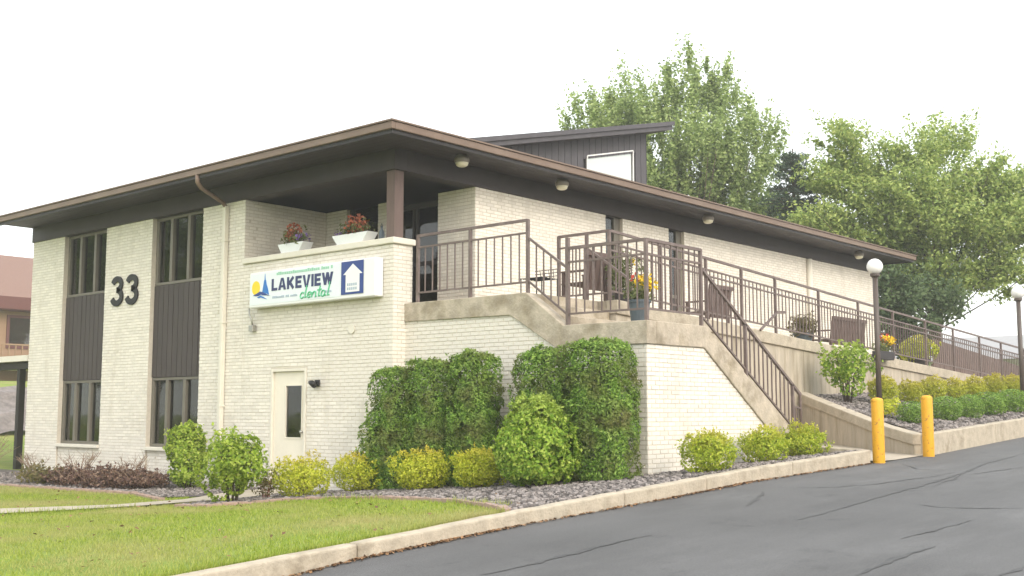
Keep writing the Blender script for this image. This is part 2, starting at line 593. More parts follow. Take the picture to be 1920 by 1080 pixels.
# ------------------------------------------------------------------ terrain functions (metres)
CXs = [-60, -14, -10, -8.4, -6.64, -4.57, -3.1, -1.44, .55, 2.66, 4.38, 8, 30]
CZs = [-.6, -.02, .12, .194, .288, .423, .506, .592, .703, .786, .863, 1.0, 1.9]
LXs = [-60, -14, -10, -7.3, -6.6, -4.4, -1.45, .55, 4.37, 7.2, 12.2, 40, 90]
LZs = [-.75, -.15, -.02, .082, .15, .284, .413, .52, .638, .727, .962, 2.1, 3.0]
def kerb_top(x):
    return float(np.interp(x, CXs, CZs))
def lot_z(x):
    return float(np.interp(x, LXs, LZs))
def sstep(t):
    t = min(max(t, 0), 1)
    return t * t * (3 - 2 * t)
def ground_z(x, y):
    wgt = min(max((2 - y) / 8.6, 0), 1)
    z = wgt * (kerb_top(x) - .03)
    z += sstep((y - 19) / 22) * 3.0 * sstep((x + 16) / 10)                      # the rise behind on the left
    z += sstep((x - 18) / 10) * 1.9 * sstep((y + 3.3) / 2)         # higher ground behind the building
    return z
def planter_z(x, y):
    a = 1.08 + .047 * (x - 7)
    b = 1.85 + .03 * (x - 9.9)
    t = min(max((y + 6.7) / 3.4, 0), 1)
    return a + (b - a) * t
def ramp_z(x):
    return 3.42 - .052 * (x - 2.2)

# ------------------------------------------------------------------ ground, lawn, lot
def grid_sheet(name, xs, ys, fz, m):
    V = np.array([(x, y, fz(x, y)) for y in ys for x in xs])
    nx = len(xs)
    F = np.array([(j * nx + i, j * nx + i + 1, (j + 1) * nx + i + 1, (j + 1) * nx + i) for j in range(len(ys) - 1) for i in range(nx - 1)])
    return np_mesh(name, V, F, m, smooth=True)

def full_ground(x, y):
    if y < -6.52:
        return lot_z(x) - .3
    if y < -3.0 and x > 5.0:
        return lot_z(x) - .1
    if 0.6 < x < 20 and -4.9 < y < 13:
        return -.3
    return ground_z(x, y)
gx = np.unique(np.concatenate([np.linspace(-400, -40, 10), np.linspace(-40, -12, 15), np.linspace(-12, 6, 61), np.linspace(6, 50, 45), np.linspace(60, 600, 12)]))
gy = np.unique(np.concatenate([np.linspace(-400, -40, 10), np.linspace(-30, -8, 6), np.array([-6.6, -6.55, -6.5]), np.linspace(-6.3, 16, 75), np.linspace(17, 60, 44), np.linspace(80, 700, 12)]))
tag(grid_sheet('lawn', gx, gy, full_ground, M['lawn']), 'mown front lawn and the ground around the building', kind='structure')

lx = np.unique(np.concatenate([np.array(LXs), np.linspace(-20, 30, 101)]))
ly = np.concatenate([np.linspace(-80, -14, 12), np.linspace(-13, -6.6, 14)])
def lotfn(x, y):
    return lot_z(x) + .006 * math.sin(x * 1.3 + y * .7) * sstep((-6.7 - y) / 2)
tag(grid_sheet('parking_lot', lx, ly, lotfn, M['asphalt']), 'grey cracked asphalt drive sloping up to the right', kind='structure')

def region(name, poly, fz, m, step=0.35, label=None):
    vs_ = [Vector(p) for p in poly]
    edges = [(i, (i + 1) % len(vs_)) for i in range(len(vs_))]
    # densify boundary
    bv = []
    for i in range(len(vs_)):
        a, b = vs_[i], vs_[(i + 1) % len(vs_)]
        k = max(1, int((b - a).length / step))
        bv += [a.lerp(b, t / k) for t in range(k)]
    nb = len(bv)
    edges = [(i, (i + 1) % nb) for i in range(nb)]
    xs = [p[0] for p in poly]
    ys = [p[1] for p in poly]
    pts = list(bv)
    def inside(x, y):
        c = False
        j = len(poly) - 1
        for i in range(len(poly)):
            if (poly[i][1] > y) != (poly[j][1] > y) and x < (poly[j][0] - poly[i][0]) * (y - poly[i][1]) / (poly[j][1] - poly[i][1]) + poly[i][0]:
                c = not c
            j = i
        return c
    x = min(xs)
    while x < max(xs):
        y = min(ys)
        while y < max(ys):
            if inside(x, y):
                pts.append(Vector((x, y)))
            y += step
        x += step
    v, e, f, *_ = delaunay_2d_cdt(pts, edges, [], 1, 1e-4)
    mb = MB()
    mb.v = [(p.x, p.y, fz(p.x, p.y)) for p in v]
    mb.f = [tuple(q) for q in f]
    o = mb.build(name, m, smooth=True)
    tag(o, label, kind='structure')
    return inside

BED1 = [(-4.3, -6.52), (-3.9, -6.05), (-3.5, -5.3), (-3.23, -4.64), (-2.9, -3.7), (-2.67, -2.75), (-2.54, -1.44), (-2.75, -.7), (-3.3, -.65), (-3.95, -.4),
        (-4.0, .35), (-3.2, .95), (-2.0, 1.2), (-.7, 2.1), (0, 2.2), (0.05, -.05), (.35, -.05), (.35, -5.15), (5.3, -5.15), (5.3, -5.6), (4.75, -6.5), (4.7, -6.52)]
BED2 = [(-3.6, 20), (-3.0, 9.5), (-2.66, 6.14), (-2.4, 4.3), (-2.75, 3.1), (-1.9, 2.75), (-.7, 3.4), (0.05, 3.5), (.05, 13.5), (.05, 20)]
in_b1 = region('gravel_bed', BED1, lambda x, y: ground_z(x, y) + .02, M['gravel'], label='grey gravel bed along the brick wall and stairs')
in_b2 = region('gravel_bed', BED2, lambda x, y: ground_z(x, y) + .02, M['gravel'], label='dark gravel bed under the tall windows')
PLANT = [(7.0, -6.6), (40, -6.6), (40, -3.1), (9.1, -3.1)]
in_pl = region('gravel_bed', PLANT, planter_z, M['gravel'], step=.6, label='gravel planting bed between ramp wall and drive')
PATH_C = [(-16, 4.9), (-8, 2.95), (-5.75, 2.25), (-4.1, 1.6), (-2.5, 1.75), (-.8, 2.75), (.0, 2.9)]
def offset_path(c, w_):
    L_, R_ = [], []
    for i, p in enumerate(c):
        a = Vector(c[max(0, i - 1)])
        b = Vector(c[min(len(c) - 1, i + 1)])
        d = (b - a).normalized()
        nrm = Vector((-d.y, d.x))
        L_.append(tuple(Vector(p) + nrm * w_ / 2))
        R_.append(tuple(Vector(p) - nrm * w_ / 2))
    return L_ + R_[::-1]
PATH = offset_path(PATH_C, 1.0)
in_path = region('concrete_path', PATH, lambda x, y: ground_z(x, y) + .035, M['path'], label='narrow concrete path crossing the lawn to the door')
# walkway from the stair foot to the drive
WALK = [(4.5, -3.2), (9.1, -3.2), (6.95, -6.72), (4.75, -6.72), (4.7, -5.5)]
def walk_z(x, y):
    return .80 + (-.12) * min(max((-y - 4.2) / 2.4, 0), 1) + .03 * max(0, x - 5.2) * .5
region('concrete_walk', WALK, lambda x, y: max(walk_z(x, y), lot_z(x) + .012), M['path'], label='concrete walk between bollards and stair foot')

# ------------------------------------------------------------------ kerbs
kerb = tag(empty('kerb', (-8, -6.65, 0)), 'pale concrete kerb in long sections beside the drive', kind='structure')
cuts = [-30, -20, -14, -10.2, -6.55, -2.35, -.5, 1.9, 4.62]
for i in range(len(cuts) - 1):
    mb = MB()
    a, b = cuts[i] + .006, cuts[i + 1] - .006
    k = 14
    xs = [a + (b - a) * t / k for t in range(k + 1)]
    top = [(x, kerb_top(x) + rnd.uniform(-.006, .005)) for x in xs]
    bot = [(x, lot_z(x) - .2) for x in reversed(xs)]
    mb.prism(top + bot, 'y', -6.66, -6.50)
    mb.build('kerb_section', M['kerb'], kerb, bevel=.025, segs=3)
kerb2 = tag(empty('kerb', (7, -6.75, .7)), 'high concrete kerb wall holding the planting bed', kind='structure')
cuts = [6.92, 10.4, 14.2, 18.3, 24, 32, 40]
for i in range(len(cuts) - 1):
    a, b = cuts[i] + .005, cuts[i + 1] - .005
    xs = [a + (b - a) * t / 3 for t in range(4)]
    mb = MB()
    mb.prism([(x, 1.105 + .047 * (x - 7)) for x in xs] + [(x, lot_z(x) - .2) for x in reversed(xs)], 'y', -6.77, -6.55)
    mb.build('kerb_section', M['kerb'], kerb2, bevel=.02, segs=3)
# short return kerb along the walk
mb = MB()
mb.prism([(-6.5, .872), (-5.75, .90), (-5.23, .93), (-5.23, .5), (-6.5, .5)], 'x', 4.66, 4.78)
mb.build('kerb_return', M['kerb'], kerb, bevel=.02)

# garden wall from the ramp to the drive
gw = tag(empty('garden_wall', (7.5, -5.2, .7)), 'low curved concrete retaining wall sloping down to the right bollard', 'wall')
gwp = [(9.05, -3.27, 1.93), (8.55, -4.1, 1.70), (7.95, -5.0, 1.47), (7.4, -5.85, 1.25), (6.97, -6.62, 1.10)]
def ribbon(pts, off0, off1, z0, z1):
    mb = MB()
    rows = []
    for i, p in enumerate(pts):
        a = Vector(pts[max(0, i - 1)][:2])
        b = Vector(pts[min(len(pts) - 1, i + 1)][:2])
        d = (b - a).normalized()
        nrm = Vector((-d.y, d.x))
        q = Vector(p[:2])
        A = q + nrm * off0
        B = q + nrm * off1
        zz0 = z0(p) if callable(z0) else p[2] + z0
        rows.append([(A.x, A.y, zz0), (B.x, B.y, zz0), (B.x, B.y, p[2] + z1), (A.x, A.y, p[2] + z1)])
    i0 = len(mb.v)
    for r_ in rows:
        mb.v += r_
    for k in range(len(rows) - 1):
        for j in range(4):
            a = k * 4 + j
            b = k * 4 + (j + 1) % 4
            mb.f.append((a, b, b + 4, a + 4))
    mb.f.append((0, 1, 2, 3))
    n4 = (len(rows) - 1) * 4
    mb.f.append((n4 + 3, n4 + 2, n4 + 1, n4))
    return mb
ribbon(gwp, -.20, .0, lambda p: .4, -.205).build('wall_face', M['concrete_wall'], gw)
ribbon(gwp, -.235, .03, -.20, 0).build('coping', M['kerb'], gw, bevel=.02)
# ------------------------------------------------------------------ brick work
BL, BH, JT = .203, .0572, .0105
CAMP = Vector(cam.location)
def brick_list(org, u, nrm, u0, u1, z0, z1, holes=(), top=None, bottom=None, course0=0.0):
    """running bond on a wall face; returns list of (8 corner) bricks"""
    res = []
    org = Vector(org)
    u = Vector(u)
    nrm = Vector(nrm)
    r_ = random.Random(hash((round(org.x, 2), round(org.y, 2), round(u0, 2))) & 0xffff)
    k0 = int(math.floor((z0 - course0) / (BH + JT)))
    k = k0
    while True:
        za = course0 + k * (BH + JT)
        zb = za + BH
        if za >= z1 - .01:
            break
        zb = min(zb, z1)
        za = max(za, z0)
        off = (k % 2) * (BL + JT) / 2
        a = u0 - off
        while a < u1:
            s, e = max(a, u0), min(a + BL, u1)
            a += BL + JT
            if e - s < .02 or zb - za < .015:
                continue
            spans = [(s, e)]
            for (h0, h1, hz0, hz1) in holes:
                if hz0 < (za + zb) / 2 < hz1:
                    ns = []
                    for (p, q) in spans:
                        if q <= h0 or p >= h1:
                            ns.append((p, q))
                        else:
                            if p < h0:
                                ns.append((p, h0))
                            if q > h1:
                                ns.append((h1, q))
                    spans = ns
            for (p, q) in spans:
                if q - p < .02:
                    continue
                m_ = (p + q) / 2
                if top and za > top(m_) - .0:
                    continue
                if bottom and zb < bottom(m_):
                    continue
                res.append((org, u, nrm, p, q, za, zb, .0055 + r_.uniform(-.003, .0035), r_.uniform(-.0018, .0018)))
        k += 1
    return res

def brick_verts(b):
    org, u, nrm, p, q, za, zb, t, tw = b
    z = Vector((0, 0, 1))
    c = []
    for (uu, zz) in ((p, za), (q, za), (q, zb), (p, zb)):
        c.append(org + u * uu + z * zz - nrm * .01)
    g = .003
    for (uu, zz, s) in ((p + g, za + g, -1), (q - g, za + g, 1), (q - g, zb - g, 1), (p + g, zb - g, -1)):
        c.append(org + u * uu + z * zz + nrm * (t + tw * s))
    return c
BF = ((4, 5, 6, 7), (0, 1, 5, 4), (1, 2, 6, 5), (2, 3, 7, 6), (3, 0, 4, 7))

def lay_bricks(bricks, parent, nsingle, pref=None):
    """the bricks that show largest become objects, the rest one joined part"""
    def key(b):
        org, u, nrm, p, q, za, zb, t, tw = b
        c = org + u * (p + q) / 2 + Vector((0, 0, (za + zb) / 2))
        d = (c - CAMP)
        face = abs(d.normalized().dot(nrm))
        s = (q - p) * face / d.length
        if pref and not pref(c):
            s *= .01
        return -s
    bs = sorted(bricks, key=key)
    ploc = Vector((0, 0, 0))
    pp = parent
    while pp is not None:
        ploc += pp.location
        pp = pp.parent
    for b in bs[:nsingle]:
        vs_ = brick_verts(b)
        c = (vs_[0] + vs_[6]) / 2
        me = bpy.data.meshes.new('brick')
        me.from_pydata([tuple(v - c) for v in vs_], [], BF)
        me.materials.append(M['brick'])
        o = bpy.data.objects.new('brick', me)
        COL.objects.link(o)
        o.parent = parent
        o.location = c - ploc
    V, F = [], []
    for b in bs[nsingle:]:
        i = len(V)
        V += [tuple(v - ploc) for v in brick_verts(b)]
        F += [tuple(i + k for k in f) for f in BF]
    if V:
        o = np_mesh('brick_courses', np.array(V), np.array(F), M['brick'], parent)
        o['kind'] = 'stuff'

# ------------------------------------------------------------------ the building
WT = 5.81           # wall top / frieze bottom
bld = tag(empty('office_building', (0, 0, 0)), 'two-storey cream brick office building with dark wide-eaved roof', 'building')
BAYS = [(9.92, 11.93), (5.95, 7.93)]
mb = MB()
# core walls (mortar) behind the bricks
for (a, b) in ((11.93, 13.56), (7.93, 9.92), (4.45, 5.95)):
    mb.box(0, .35, a, b, -.4, WT)
for (a, b) in BAYS:
    mb.box(0.04, .349, a + .001, b - .001, -.4, .66)
mb.box(0, .30, 3.46, 4.449, -.4, 4.47)
mb.box(0, .301, .30, 2.37, -.4, 4.47)
mb.box(0, .299, 2.369, 3.461, 2.33, 4.469)
mb.box(0, .46, 0, .299, -.4, 4.471)
mb.box(.36, 2.10, 4.452, 4.75, 2.9, WT)              # porch side wall
mb.box(2.11, 2.4, 3.77, 4.75, 2.9, WT)
mb.box(2.11, 2.4, 2.48, 2.77, 2.9, WT)
mb.box(2.11, 6.30, 0, .3, -.4, WT)
mb.box(2.111, 2.4, .301, 1.01, 2.9, WT)
mb.box(6.94, 8.79, 0, .3, -.4, WT)
mb.box(9.46, 20.32, 0, .3, -.4, WT)
mb.box(20.02, 20.32, .3, 13.56, -.4, WT)
mb.box(.35, 20.02, 13.26, 13.56, -.4, WT)
wall = mb.build('wall', M['mortar'], bld)
mb = MB()
for (a, b) in ((6.30, 6.94), (8.79, 9.46)):
    mb.box(.06, .28, a * 0 + 0, 0, 0, 0) if False else None
FR, FN = (0, 1, 0), (-1, 0, 0)
allb = []
for (a, b) in ((11.93, 13.56), (7.93, 9.92), (4.45, 5.95)):
    allb += brick_list((0, 0, 0), FR, FN, a, b, -.3, WT)
for (a, b) in BAYS:
    allb += brick_list((.04, 0, 0), FR, FN, a + .015, b - .015, -.3, .655)
allb += brick_list((0, 0, 0), FR, FN, 0, 4.44, -.3, 4.465, holes=[(2.36, 3.47, -1, 2.335)])
allb += brick_list((0, 0, 0), (1, 0, 0), (0, -1, 0), 0.0, .46, -.3, 4.465)
allb += brick_list((0, 4.452, 0), (1, 0, 0), (0, -1, 0), 0.0, 2.10, 3.3, WT)
allb += brick_list((2.11, 0, 0), FR, FN, 3.77, 4.44, 3.3, WT)
allb += brick_list((2.11, 0, 0), FR, FN, 2.48, 2.77, 3.3, WT)
allb += brick_list((2.11, 0, 0), FR, FN, 0.0, 1.01, 3.3, WT)
allb += brick_list((0, 0, 0), (1, 0, 0), (0, -1, 0), 2.11, 20.32, 1.9, WT, holes=[(6.30, 6.94, 0, 9), (8.79, 9.46, 0, 9)])
allb += brick_list((0, 13.56, 0), (1, 0, 0), (0, 1, 0), 0.0, 1.2, -.3, WT)
lay_bricks(allb, wall, 300, pref=lambda c: c.z > 1.7 and c.x < .05 and c.y < 4.3)

# parapet cap and post
mb = MB()
mb.prism([(-.06, -.06), (.49, -.06), (.49, .34), (.33, .34), (.33, 4.44), (-.06, 4.44)], 'z', 4.474, 4.585)
mb.build('parapet_cap', M['cream'], bld, bevel=.015)
MB().box(.02, .24, .01, .23, 4.586, WT + .01).build('porch_post', M['wood'], bld, bevel=.01)
# sills under the lower windows
for (a, b) in BAYS:
    MB().box(-.05, .30, a + .006, b - .006, .66, .738).build('window_sill', M['cream'], bld, bevel=.01)

# windows with siding panels between
def bay_window(y0, y1, z0, z1, curtains=()):
    x = .10
    e = empty('window', (x, (y0 + y1) / 2, z0))
    e.parent = bld
    fr = MB()
    t = .065
    fr.box(x, x + .12, y0 + .005, y1 - .005, z0 + .003, z0 + t)
    fr.box(x, x + .12, y0 + .005, y1 - .005, z1 - t, z1 - .003)
    fr.box(x + .001, x + .119, y0 + .005, y0 + t + .03, z0 + t, z1 - t)
    fr.box(x + .001, x + .119, y1 - t - .03, y1 - .005, z0 + t, z1 - t)
    fr.build('frame', M['frame'], e, bevel=.006)
    ys = [y0 + t + .03]
    for k in (1, 2):
        c = y0 + (y1 - y0) * (.34 if k == 1 else .68)
        MB().box(x - .012, x + .12, c - .05, c + .05, z0 + t + .001, z1 - t - .001).build('mullion', M['frame'], e, bevel=.006)
        ys += [c - .05, c + .05]
    ys.append(y1 - t - .03)
    for k in range(3):
        MB().box(x + .06, x + .068, ys[2 * k] + .001, ys[2 * k + 1] - .001, z0 + t, z1 - t).build('pane', M['glass'], e)
    for (c0, c1) in curtains:
        mb_ = MB()
        n = 14
        pr = []
        for i in range(n + 1):
            yy = c0 + (c1 - c0) * i / n
            pr.append((x + .30 + .03 * math.sin(i * 2.1), yy))
        for i in range(n):
            mb_.quad((*pr[i], z0 + .02), (*pr[i + 1], z0 + .02), (*pr[i + 1], z1 - .02), (*pr[i], z1 - .02))
        mb_.build('curtain', M['curtain'], e, smooth=True)
    return e
bay_window(9.92, 11.93, .74, 2.25)
bay_window(9.92, 11.93, 4.29, WT, curtains=[(11.55, 11.85), (10.0, 10.12)])
bay_window(5.95, 7.93, .74, 2.25, curtains=[(6.05, 6.3)])
bay_window(5.95, 7.93, 4.29, WT, curtains=[(7.35, 7.85), (6.62, 6.82)])
for (y0, y1) in BAYS:
    e = empty('spandrel_panel', (.08, (y0 + y1) / 2, 2.25))
    e.parent = bld
    MB().box(.12, .20, y0 + .004, y1 - .004, 2.252, 4.288).build('backing', M['bronze'], e)
    n = 10
    for k in range(n):
        a = y0 + .006 + (y1 - y0 - .012) * k / n
        b = y0 + .006 + (y1 - y0 - .012) * (k + 1) / n
        MB().box(.085 + rnd.uniform(-.003, .003), .119, a + .009, b - .009, 2.256, 4.284).build('board', M['board'], e)
# rooms behind the glass
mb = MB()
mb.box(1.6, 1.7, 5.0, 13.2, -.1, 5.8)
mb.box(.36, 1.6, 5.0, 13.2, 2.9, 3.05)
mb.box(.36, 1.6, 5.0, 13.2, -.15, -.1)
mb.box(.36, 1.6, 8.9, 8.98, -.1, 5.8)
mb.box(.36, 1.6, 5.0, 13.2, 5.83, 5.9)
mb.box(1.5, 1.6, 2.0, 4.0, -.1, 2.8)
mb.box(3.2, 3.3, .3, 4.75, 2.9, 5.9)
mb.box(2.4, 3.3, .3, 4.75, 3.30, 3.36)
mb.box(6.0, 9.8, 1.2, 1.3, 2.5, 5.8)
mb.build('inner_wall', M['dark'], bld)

# porch: glazed doors in the back wall
pd = empty('porch_door', (2.2, 1.75, 3.42))
pd.parent = bld
mb = MB()
for yy in (1.03, 1.70, 1.80, 2.44):
    mb.box(2.2, 2.28, yy - .02, yy + .03, 3.42, 5.7)
mb.box(2.201, 2.279, 1.05, 2.42, 3.42, 3.62)
mb.box(2.201, 2.279, 1.05, 2.42, 5.6, 5.7)
mb.box(2.201, 2.279, 1.05, 2.42, 4.42, 4.5)
mb.build('frame', M['bronze'], pd)
MB().box(2.235, 2.243, 1.06, 1.68, 3.6, 5.62).build('pane', M['glass'], pd)
MB().box(2.235, 2.243, 1.83, 2.42, 3.6, 5.62).build('pane', M['glass'], pd)
pw = empty('porch_window', (2.2, 3.27, 3.42))
pw.parent = bld
MB().box(2.2, 2.28, 2.771, 2.83, 3.3, 5.8).box(2.2, 2.28, 3.71, 3.769, 3.3, 5.8).build('frame', M['bronze'], pw)
MB().box(2.235, 2.243, 2.83, 3.71, 3.3, 5.8).build('pane', M['glass'], pw)
MB().box(.3, 2.6, .3, 4.45, 3.2, 3.40).build('porch_floor', M['concrete'], bld)
MB().box(.2, 3.3, .2, 4.75, 6.02, 6.06).build('porch_ceiling', M['bronze'], bld)

# narrow windows in the long side wall
for (a, b) in ((6.30, 6.94), (8.79, 9.46)):
    e = empty('side_window', ((a + b) / 2, .1, 3.1))
    e.parent = bld
    fr = MB()
    fr.box(a + .004, a + .06, .08, .18, 2.4, WT)
    fr.box(b - .22, b - .004, .08, .18, 2.4, WT)
    fr.box(a + .06, b - .22, .081, .179, 4.18, 4.26)
    fr.build('frame', M['frame'], e)
    MB().box(a + .06, b - .22, .12, .128, 4.26, WT).build('pane', M['glass'], e)
    MB().box(a + .06, b - .22, .10, .15, 2.4, 4.18).build('panel', M['board'], e)
MB().tube([(15.84, -.06, 1.9), (15.84, -.06, WT - .02)], .085, 10).build('side_downspout', M['cream'], bld, smooth=True)

# steel door at ground level
dr = empty('entry_door', (.02, 2.9, 0))
dr.parent = bld
MB().box(-.02, .25, 2.372, 2.43, -.1, 2.327).box(-.02, .25, 3.40, 3.458, -.1, 2.327).box(-.019, .25, 2.43, 3.40, 2.27, 2.326).build('door_frame', M['cream'], dr, bevel=.006)
mb = MB()
x0, x1 = .035, .08
mb.box(x0, x1, 2.434, 2.52, .06, 2.266)
mb.box(x0, x1, 3.05, 3.396, .06, 2.266)
mb.box(x0 + .0005, x1, 2.52, 3.05, .06, .99)
mb.box(x0 + .0005, x1, 2.52, 3.05, 2.02, 2.266)
mb.build('door_leaf', M['door'], dr)
MB().box(x0 - .012, x0 + .03, 2.52, 2.545, .99, 2.02).box(x0 - .012, x0 + .03, 3.025, 3.05, .99, 2.02).box(x0 - .011, x0 + .03, 2.545, 3.025, .99, 1.015).box(x0 - .011, x0 + .03, 2.545, 3.025, 1.995, 2.02).build('glazing_bead', M['door'], dr)
MB().box(x0 + .02, x0 + .026, 2.545, 3.025, 1.015, 1.995).build('pane', M['glass'], dr)
mb = MB()
mb.tube([(x0, 2.475, 1.12), (x0 - .06, 2.475, 1.12)], .022, 8)
mb.tube([(x0 - .055, 2.475, 1.12), (x0 - .075, 2.475, 1.12), (x0 - .09, 2.475, 1.12)], [.03, .036, .022], 10)
mb.build('door_knob', M['steel'], dr, smooth=True)

# ------------------------------------------------------------------ roof
OV = .95
rf = empty('roof', (0, 0, 6.2))
rf.parent = bld
RX0, RX1, RY0, RY1 = -OV, 20.32 + OV, -OV, 13.62
ZF0, ZF1 = 6.185, 6.35
mb = MB()
cx0, cx1, cyy0, cyy1 = RX0 + .2, RX1 - .2, RY0 + .2, RY1 - .2
zt = ZF1 - .01
apex = [(5.5, 6.5, 7.15), (14.5, 6.5, 7.15)]
c4 = [(RX0 + .05, RY0 + .05, zt), (RX1 - .05, RY0 + .05, zt), (RX1 - .05, RY1 - .05, zt), (RX0 + .05, RY1 - .05, zt)]
mb.v = c4 + apex
mb.f = [(0, 1, 5, 4), (1, 2, 5), (2, 3, 4, 5), (3, 0, 4)]
mb.build('roof_covering', M['shingle'], rf)
# fascia: brown metal gutter board with a drip edge
mb = MB()
mb.box(RX0 - .02, RX0 + .06, RY0 - .02, RY1, ZF0 + .035, ZF1)
mb.box(RX0 + .06, RX1, RY0 - .02, RY0 + .06, ZF0 + .0351, ZF1 - .0001)
mb.box(RX1, RX1 + .06, RY0 - .02, RY1, ZF0 + .035, ZF1)
mb.box(RX0 + .06, RX1, RY1 - .06, RY1, ZF0 + .0351, ZF1 - .0001)
mb.build('fascia', M['fascia'], rf, bevel=.012)
mb = MB()
mb.box(RX0 - .045, RX0 + .02, RY0 - .045, RY1, ZF1 + .002, ZF1 + .03)
mb.box(RX0 + .02, RX1, RY0 - .045, RY0 + .02, ZF1 + .0021, ZF1 + .0299)
mb.box(RX1, RX1 + .085, RY0 - .045, RY1, ZF1 + .002, ZF1 + .03)
mb.build('drip_edge', M['fascia'], rf)
mb = MB()
mb.box(RX0 + .03, RX0 + .09, RY0 + .03, RY1 - .03, ZF0 - .03, ZF0 + .034)
mb.box(RX0 + .09, RX1 - .03, RY0 + .03, RY0 + .09, ZF0 - .0301, ZF0 + .0341)
mb.box(RX1 - .09, RX1 - .03, RY0 + .09, RY1 - .03, ZF0 - .03, ZF0 + .034)
mb.build('eave_trim', M['bronze'], rf)
mb = MB()
def soffit_strip(x0, x1, y0, y1, along):
    if along == 'y':
        n = int((x1 - x0) / .16)
        for k in range(n):
            a = x0 + (x1 - x0) * k / n
            b = x0 + (x1 - x0) * (k + 1) / n
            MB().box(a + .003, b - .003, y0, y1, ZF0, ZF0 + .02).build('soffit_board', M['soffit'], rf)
    else:
        n = int((y1 - y0) / .16)
        for k in range(n):
            a = y0 + (y1 - y0) * k / n
            b = y0 + (y1 - y0) * (k + 1) / n
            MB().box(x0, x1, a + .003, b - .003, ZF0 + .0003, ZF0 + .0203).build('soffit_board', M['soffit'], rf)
soffit_strip(RX0 + .09, .0, RY0 + .09, RY1 - .05, 'y')
soffit_strip(.001, RX1 - .1, RY0 + .09, .0, 'x')
soffit_strip(20.35, RX1 - .1, .001, RY1 - .05, 'y')
MB().box(RX0 + .08, RX1 - .08, RY0 + .08, RY1 - .06, ZF0 + .03, ZF0 + .05).build('roof_deck', M['bronze'], rf)
# frieze beam under the soffit
mb = MB()
mb.box(-.05, .26, -.05, 13.57, WT, ZF0 - .001)
mb.box(.26, 20.37, -.0499, .26, WT + .0002, ZF0 - .001)
mb.box(20.10, 20.3701, .26, 13.57, WT, ZF0 - .001)
mb.box(.26, 20.1, 13.3, 13.5701, WT, ZF0 - .001)
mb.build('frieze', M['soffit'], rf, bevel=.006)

# clerestory with its own shed roof
cl = empty('clerestory', (9, 3, 6.5))
cl.parent = bld
def shed_z(x):
    return 7.82 + (9.40 - 7.82) * (x - 6.35) / (12.9 - 6.35)
x = 5.0
k = 0
WX0, WX1 = 9.58, 11.66
while x < 12.3:
    b = min(x + .26, 12.31)
    if b <= WX0 + .01 or x >= WX1 - .01:
        MB().prism([(x + .008, 6.3), (b - .008, 6.3), (b - .008, shed_z(b)), (x + .008, shed_z(x))], 'y', 3.0 + rnd.uniform(-.004, .004), 3.05).build('board', M['board_grey'], cl)
    else:
        MB().prism([(x + .008, shed_z(x) - .52), (b - .008, shed_z(b) - .52), (b - .008, shed_z(b)), (x + .008, shed_z(x))], 'y', 3.0, 3.05).build('board', M['board_grey'], cl)
        MB().prism([(x + .008, 6.3), (b - .008, 6.3), (b - .008, 7.2), (x + .008, 7.2)], 'y', 3.0, 3.05).build('board', M['board_grey'], cl)
    x = b
    k += 1
MB().prism([(5.0, 6.3), (12.28, 6.3), (12.28, shed_z(12.28) - .02), (5.0, shed_z(5.0) - .02)], 'y', 3.10, 9.9).build('clerestory_core', M['bronze'], cl)
cw = empty('clerestory_window', (10.6, 3.0, 7.2))
cw.parent = cl
zt0, zt1 = shed_z(WX0) - .45, shed_z(WX1) - .45
MB().prism([(WX0 + .06, 7.25), (WX1 - .06, 7.25), (WX1 - .06, zt1 - .06), (WX0 + .06, zt0 - .06)], 'y', 3.03, 3.04).build('pane', M['white_pane'], cl)
mb = MB()
for (p, q) in (((WX0, 7.2), (WX0, zt0)), ((WX1, 7.2), (WX1, zt1)), ((WX0, zt0), (WX1, zt1)), ((WX0, 7.2), (WX1, 7.2))):
    mb.bar((p[0], 3.01, p[1]), (q[0], 3.01, q[1]), .035, .04, up=(0, 1, 0))
mb.build('window_frame', M['sign'], cl)
bpy.data.objects.remove(cw)
mb = MB()
mb.prism([(4.6, shed_z(4.6)), (12.95, shed_z(12.95)), (12.95, shed_z(12.95) + .20), (4.6, shed_z(4.6) + .20)], 'y', 2.55, 10.3)
mb.build('shed_roof', M['board_grey'], cl)
MB().prism([(4.6, shed_z(4.6) + .12), (13.0, shed_z(13.0) + .12), (13.0, shed_z(13.0) + .235), (4.6, shed_z(4.6) + .235)], 'y', 2.50, 2.545).build('shed_fascia', M['board_grey'], cl)

# downspout on the front wall
ds = MB()
ds.tube([(-.93, 4.79, 6.24), (-.93, 4.79, 6.08), (-.80, 4.84, 5.98), (-.15, 5.03, 5.80), (-.07, 5.045, 5.72)], .045, 8)
ds.build('downspout_elbow', M['fascia'], bld, smooth=True)
MB().box(-.115, -.015, 4.995, 5.095, .02, 5.74).build('downspout', M['cream'], bld, bevel=.012)
for z in (1.6, 3.3, 5.0):
    MB().box(-.122, -.002, 4.975, 5.115, z, z + .03).build('downspout_strap', M['cream'], bld)
# ------------------------------------------------------------------ soffit lights
lab = ['dome light under the eave nearest the roof corner', 'second dome light under the eave, above the porch railing',
       'third dome light under the eave, above the yellow flowers', 'dome light under the far end of the eave above the globe lamp']
for i, (x, y) in enumerate(((1.18, -.53), (4.09, -.55), (9.63, -.58), (18.0, -.575))):
    e = tag(empty('soffit_light', (x, y, ZF0 - .17)), 'cream ' + lab[i], 'light fixture', 'dome lights under the eave')
    MB().lathe([(.125, .03), (.14, .05), (.14, .10), (.10, .168)], (x, y, ZF0 - .17), 18).build('housing', M['housing'], e, smooth=False)
    MB().lathe([(.02, -.05), (.07, -.042), (.105, -.02), (.124, .03)], (x, y, ZF0 - .17), 18).build('lens', M['lens'], e, smooth=True)

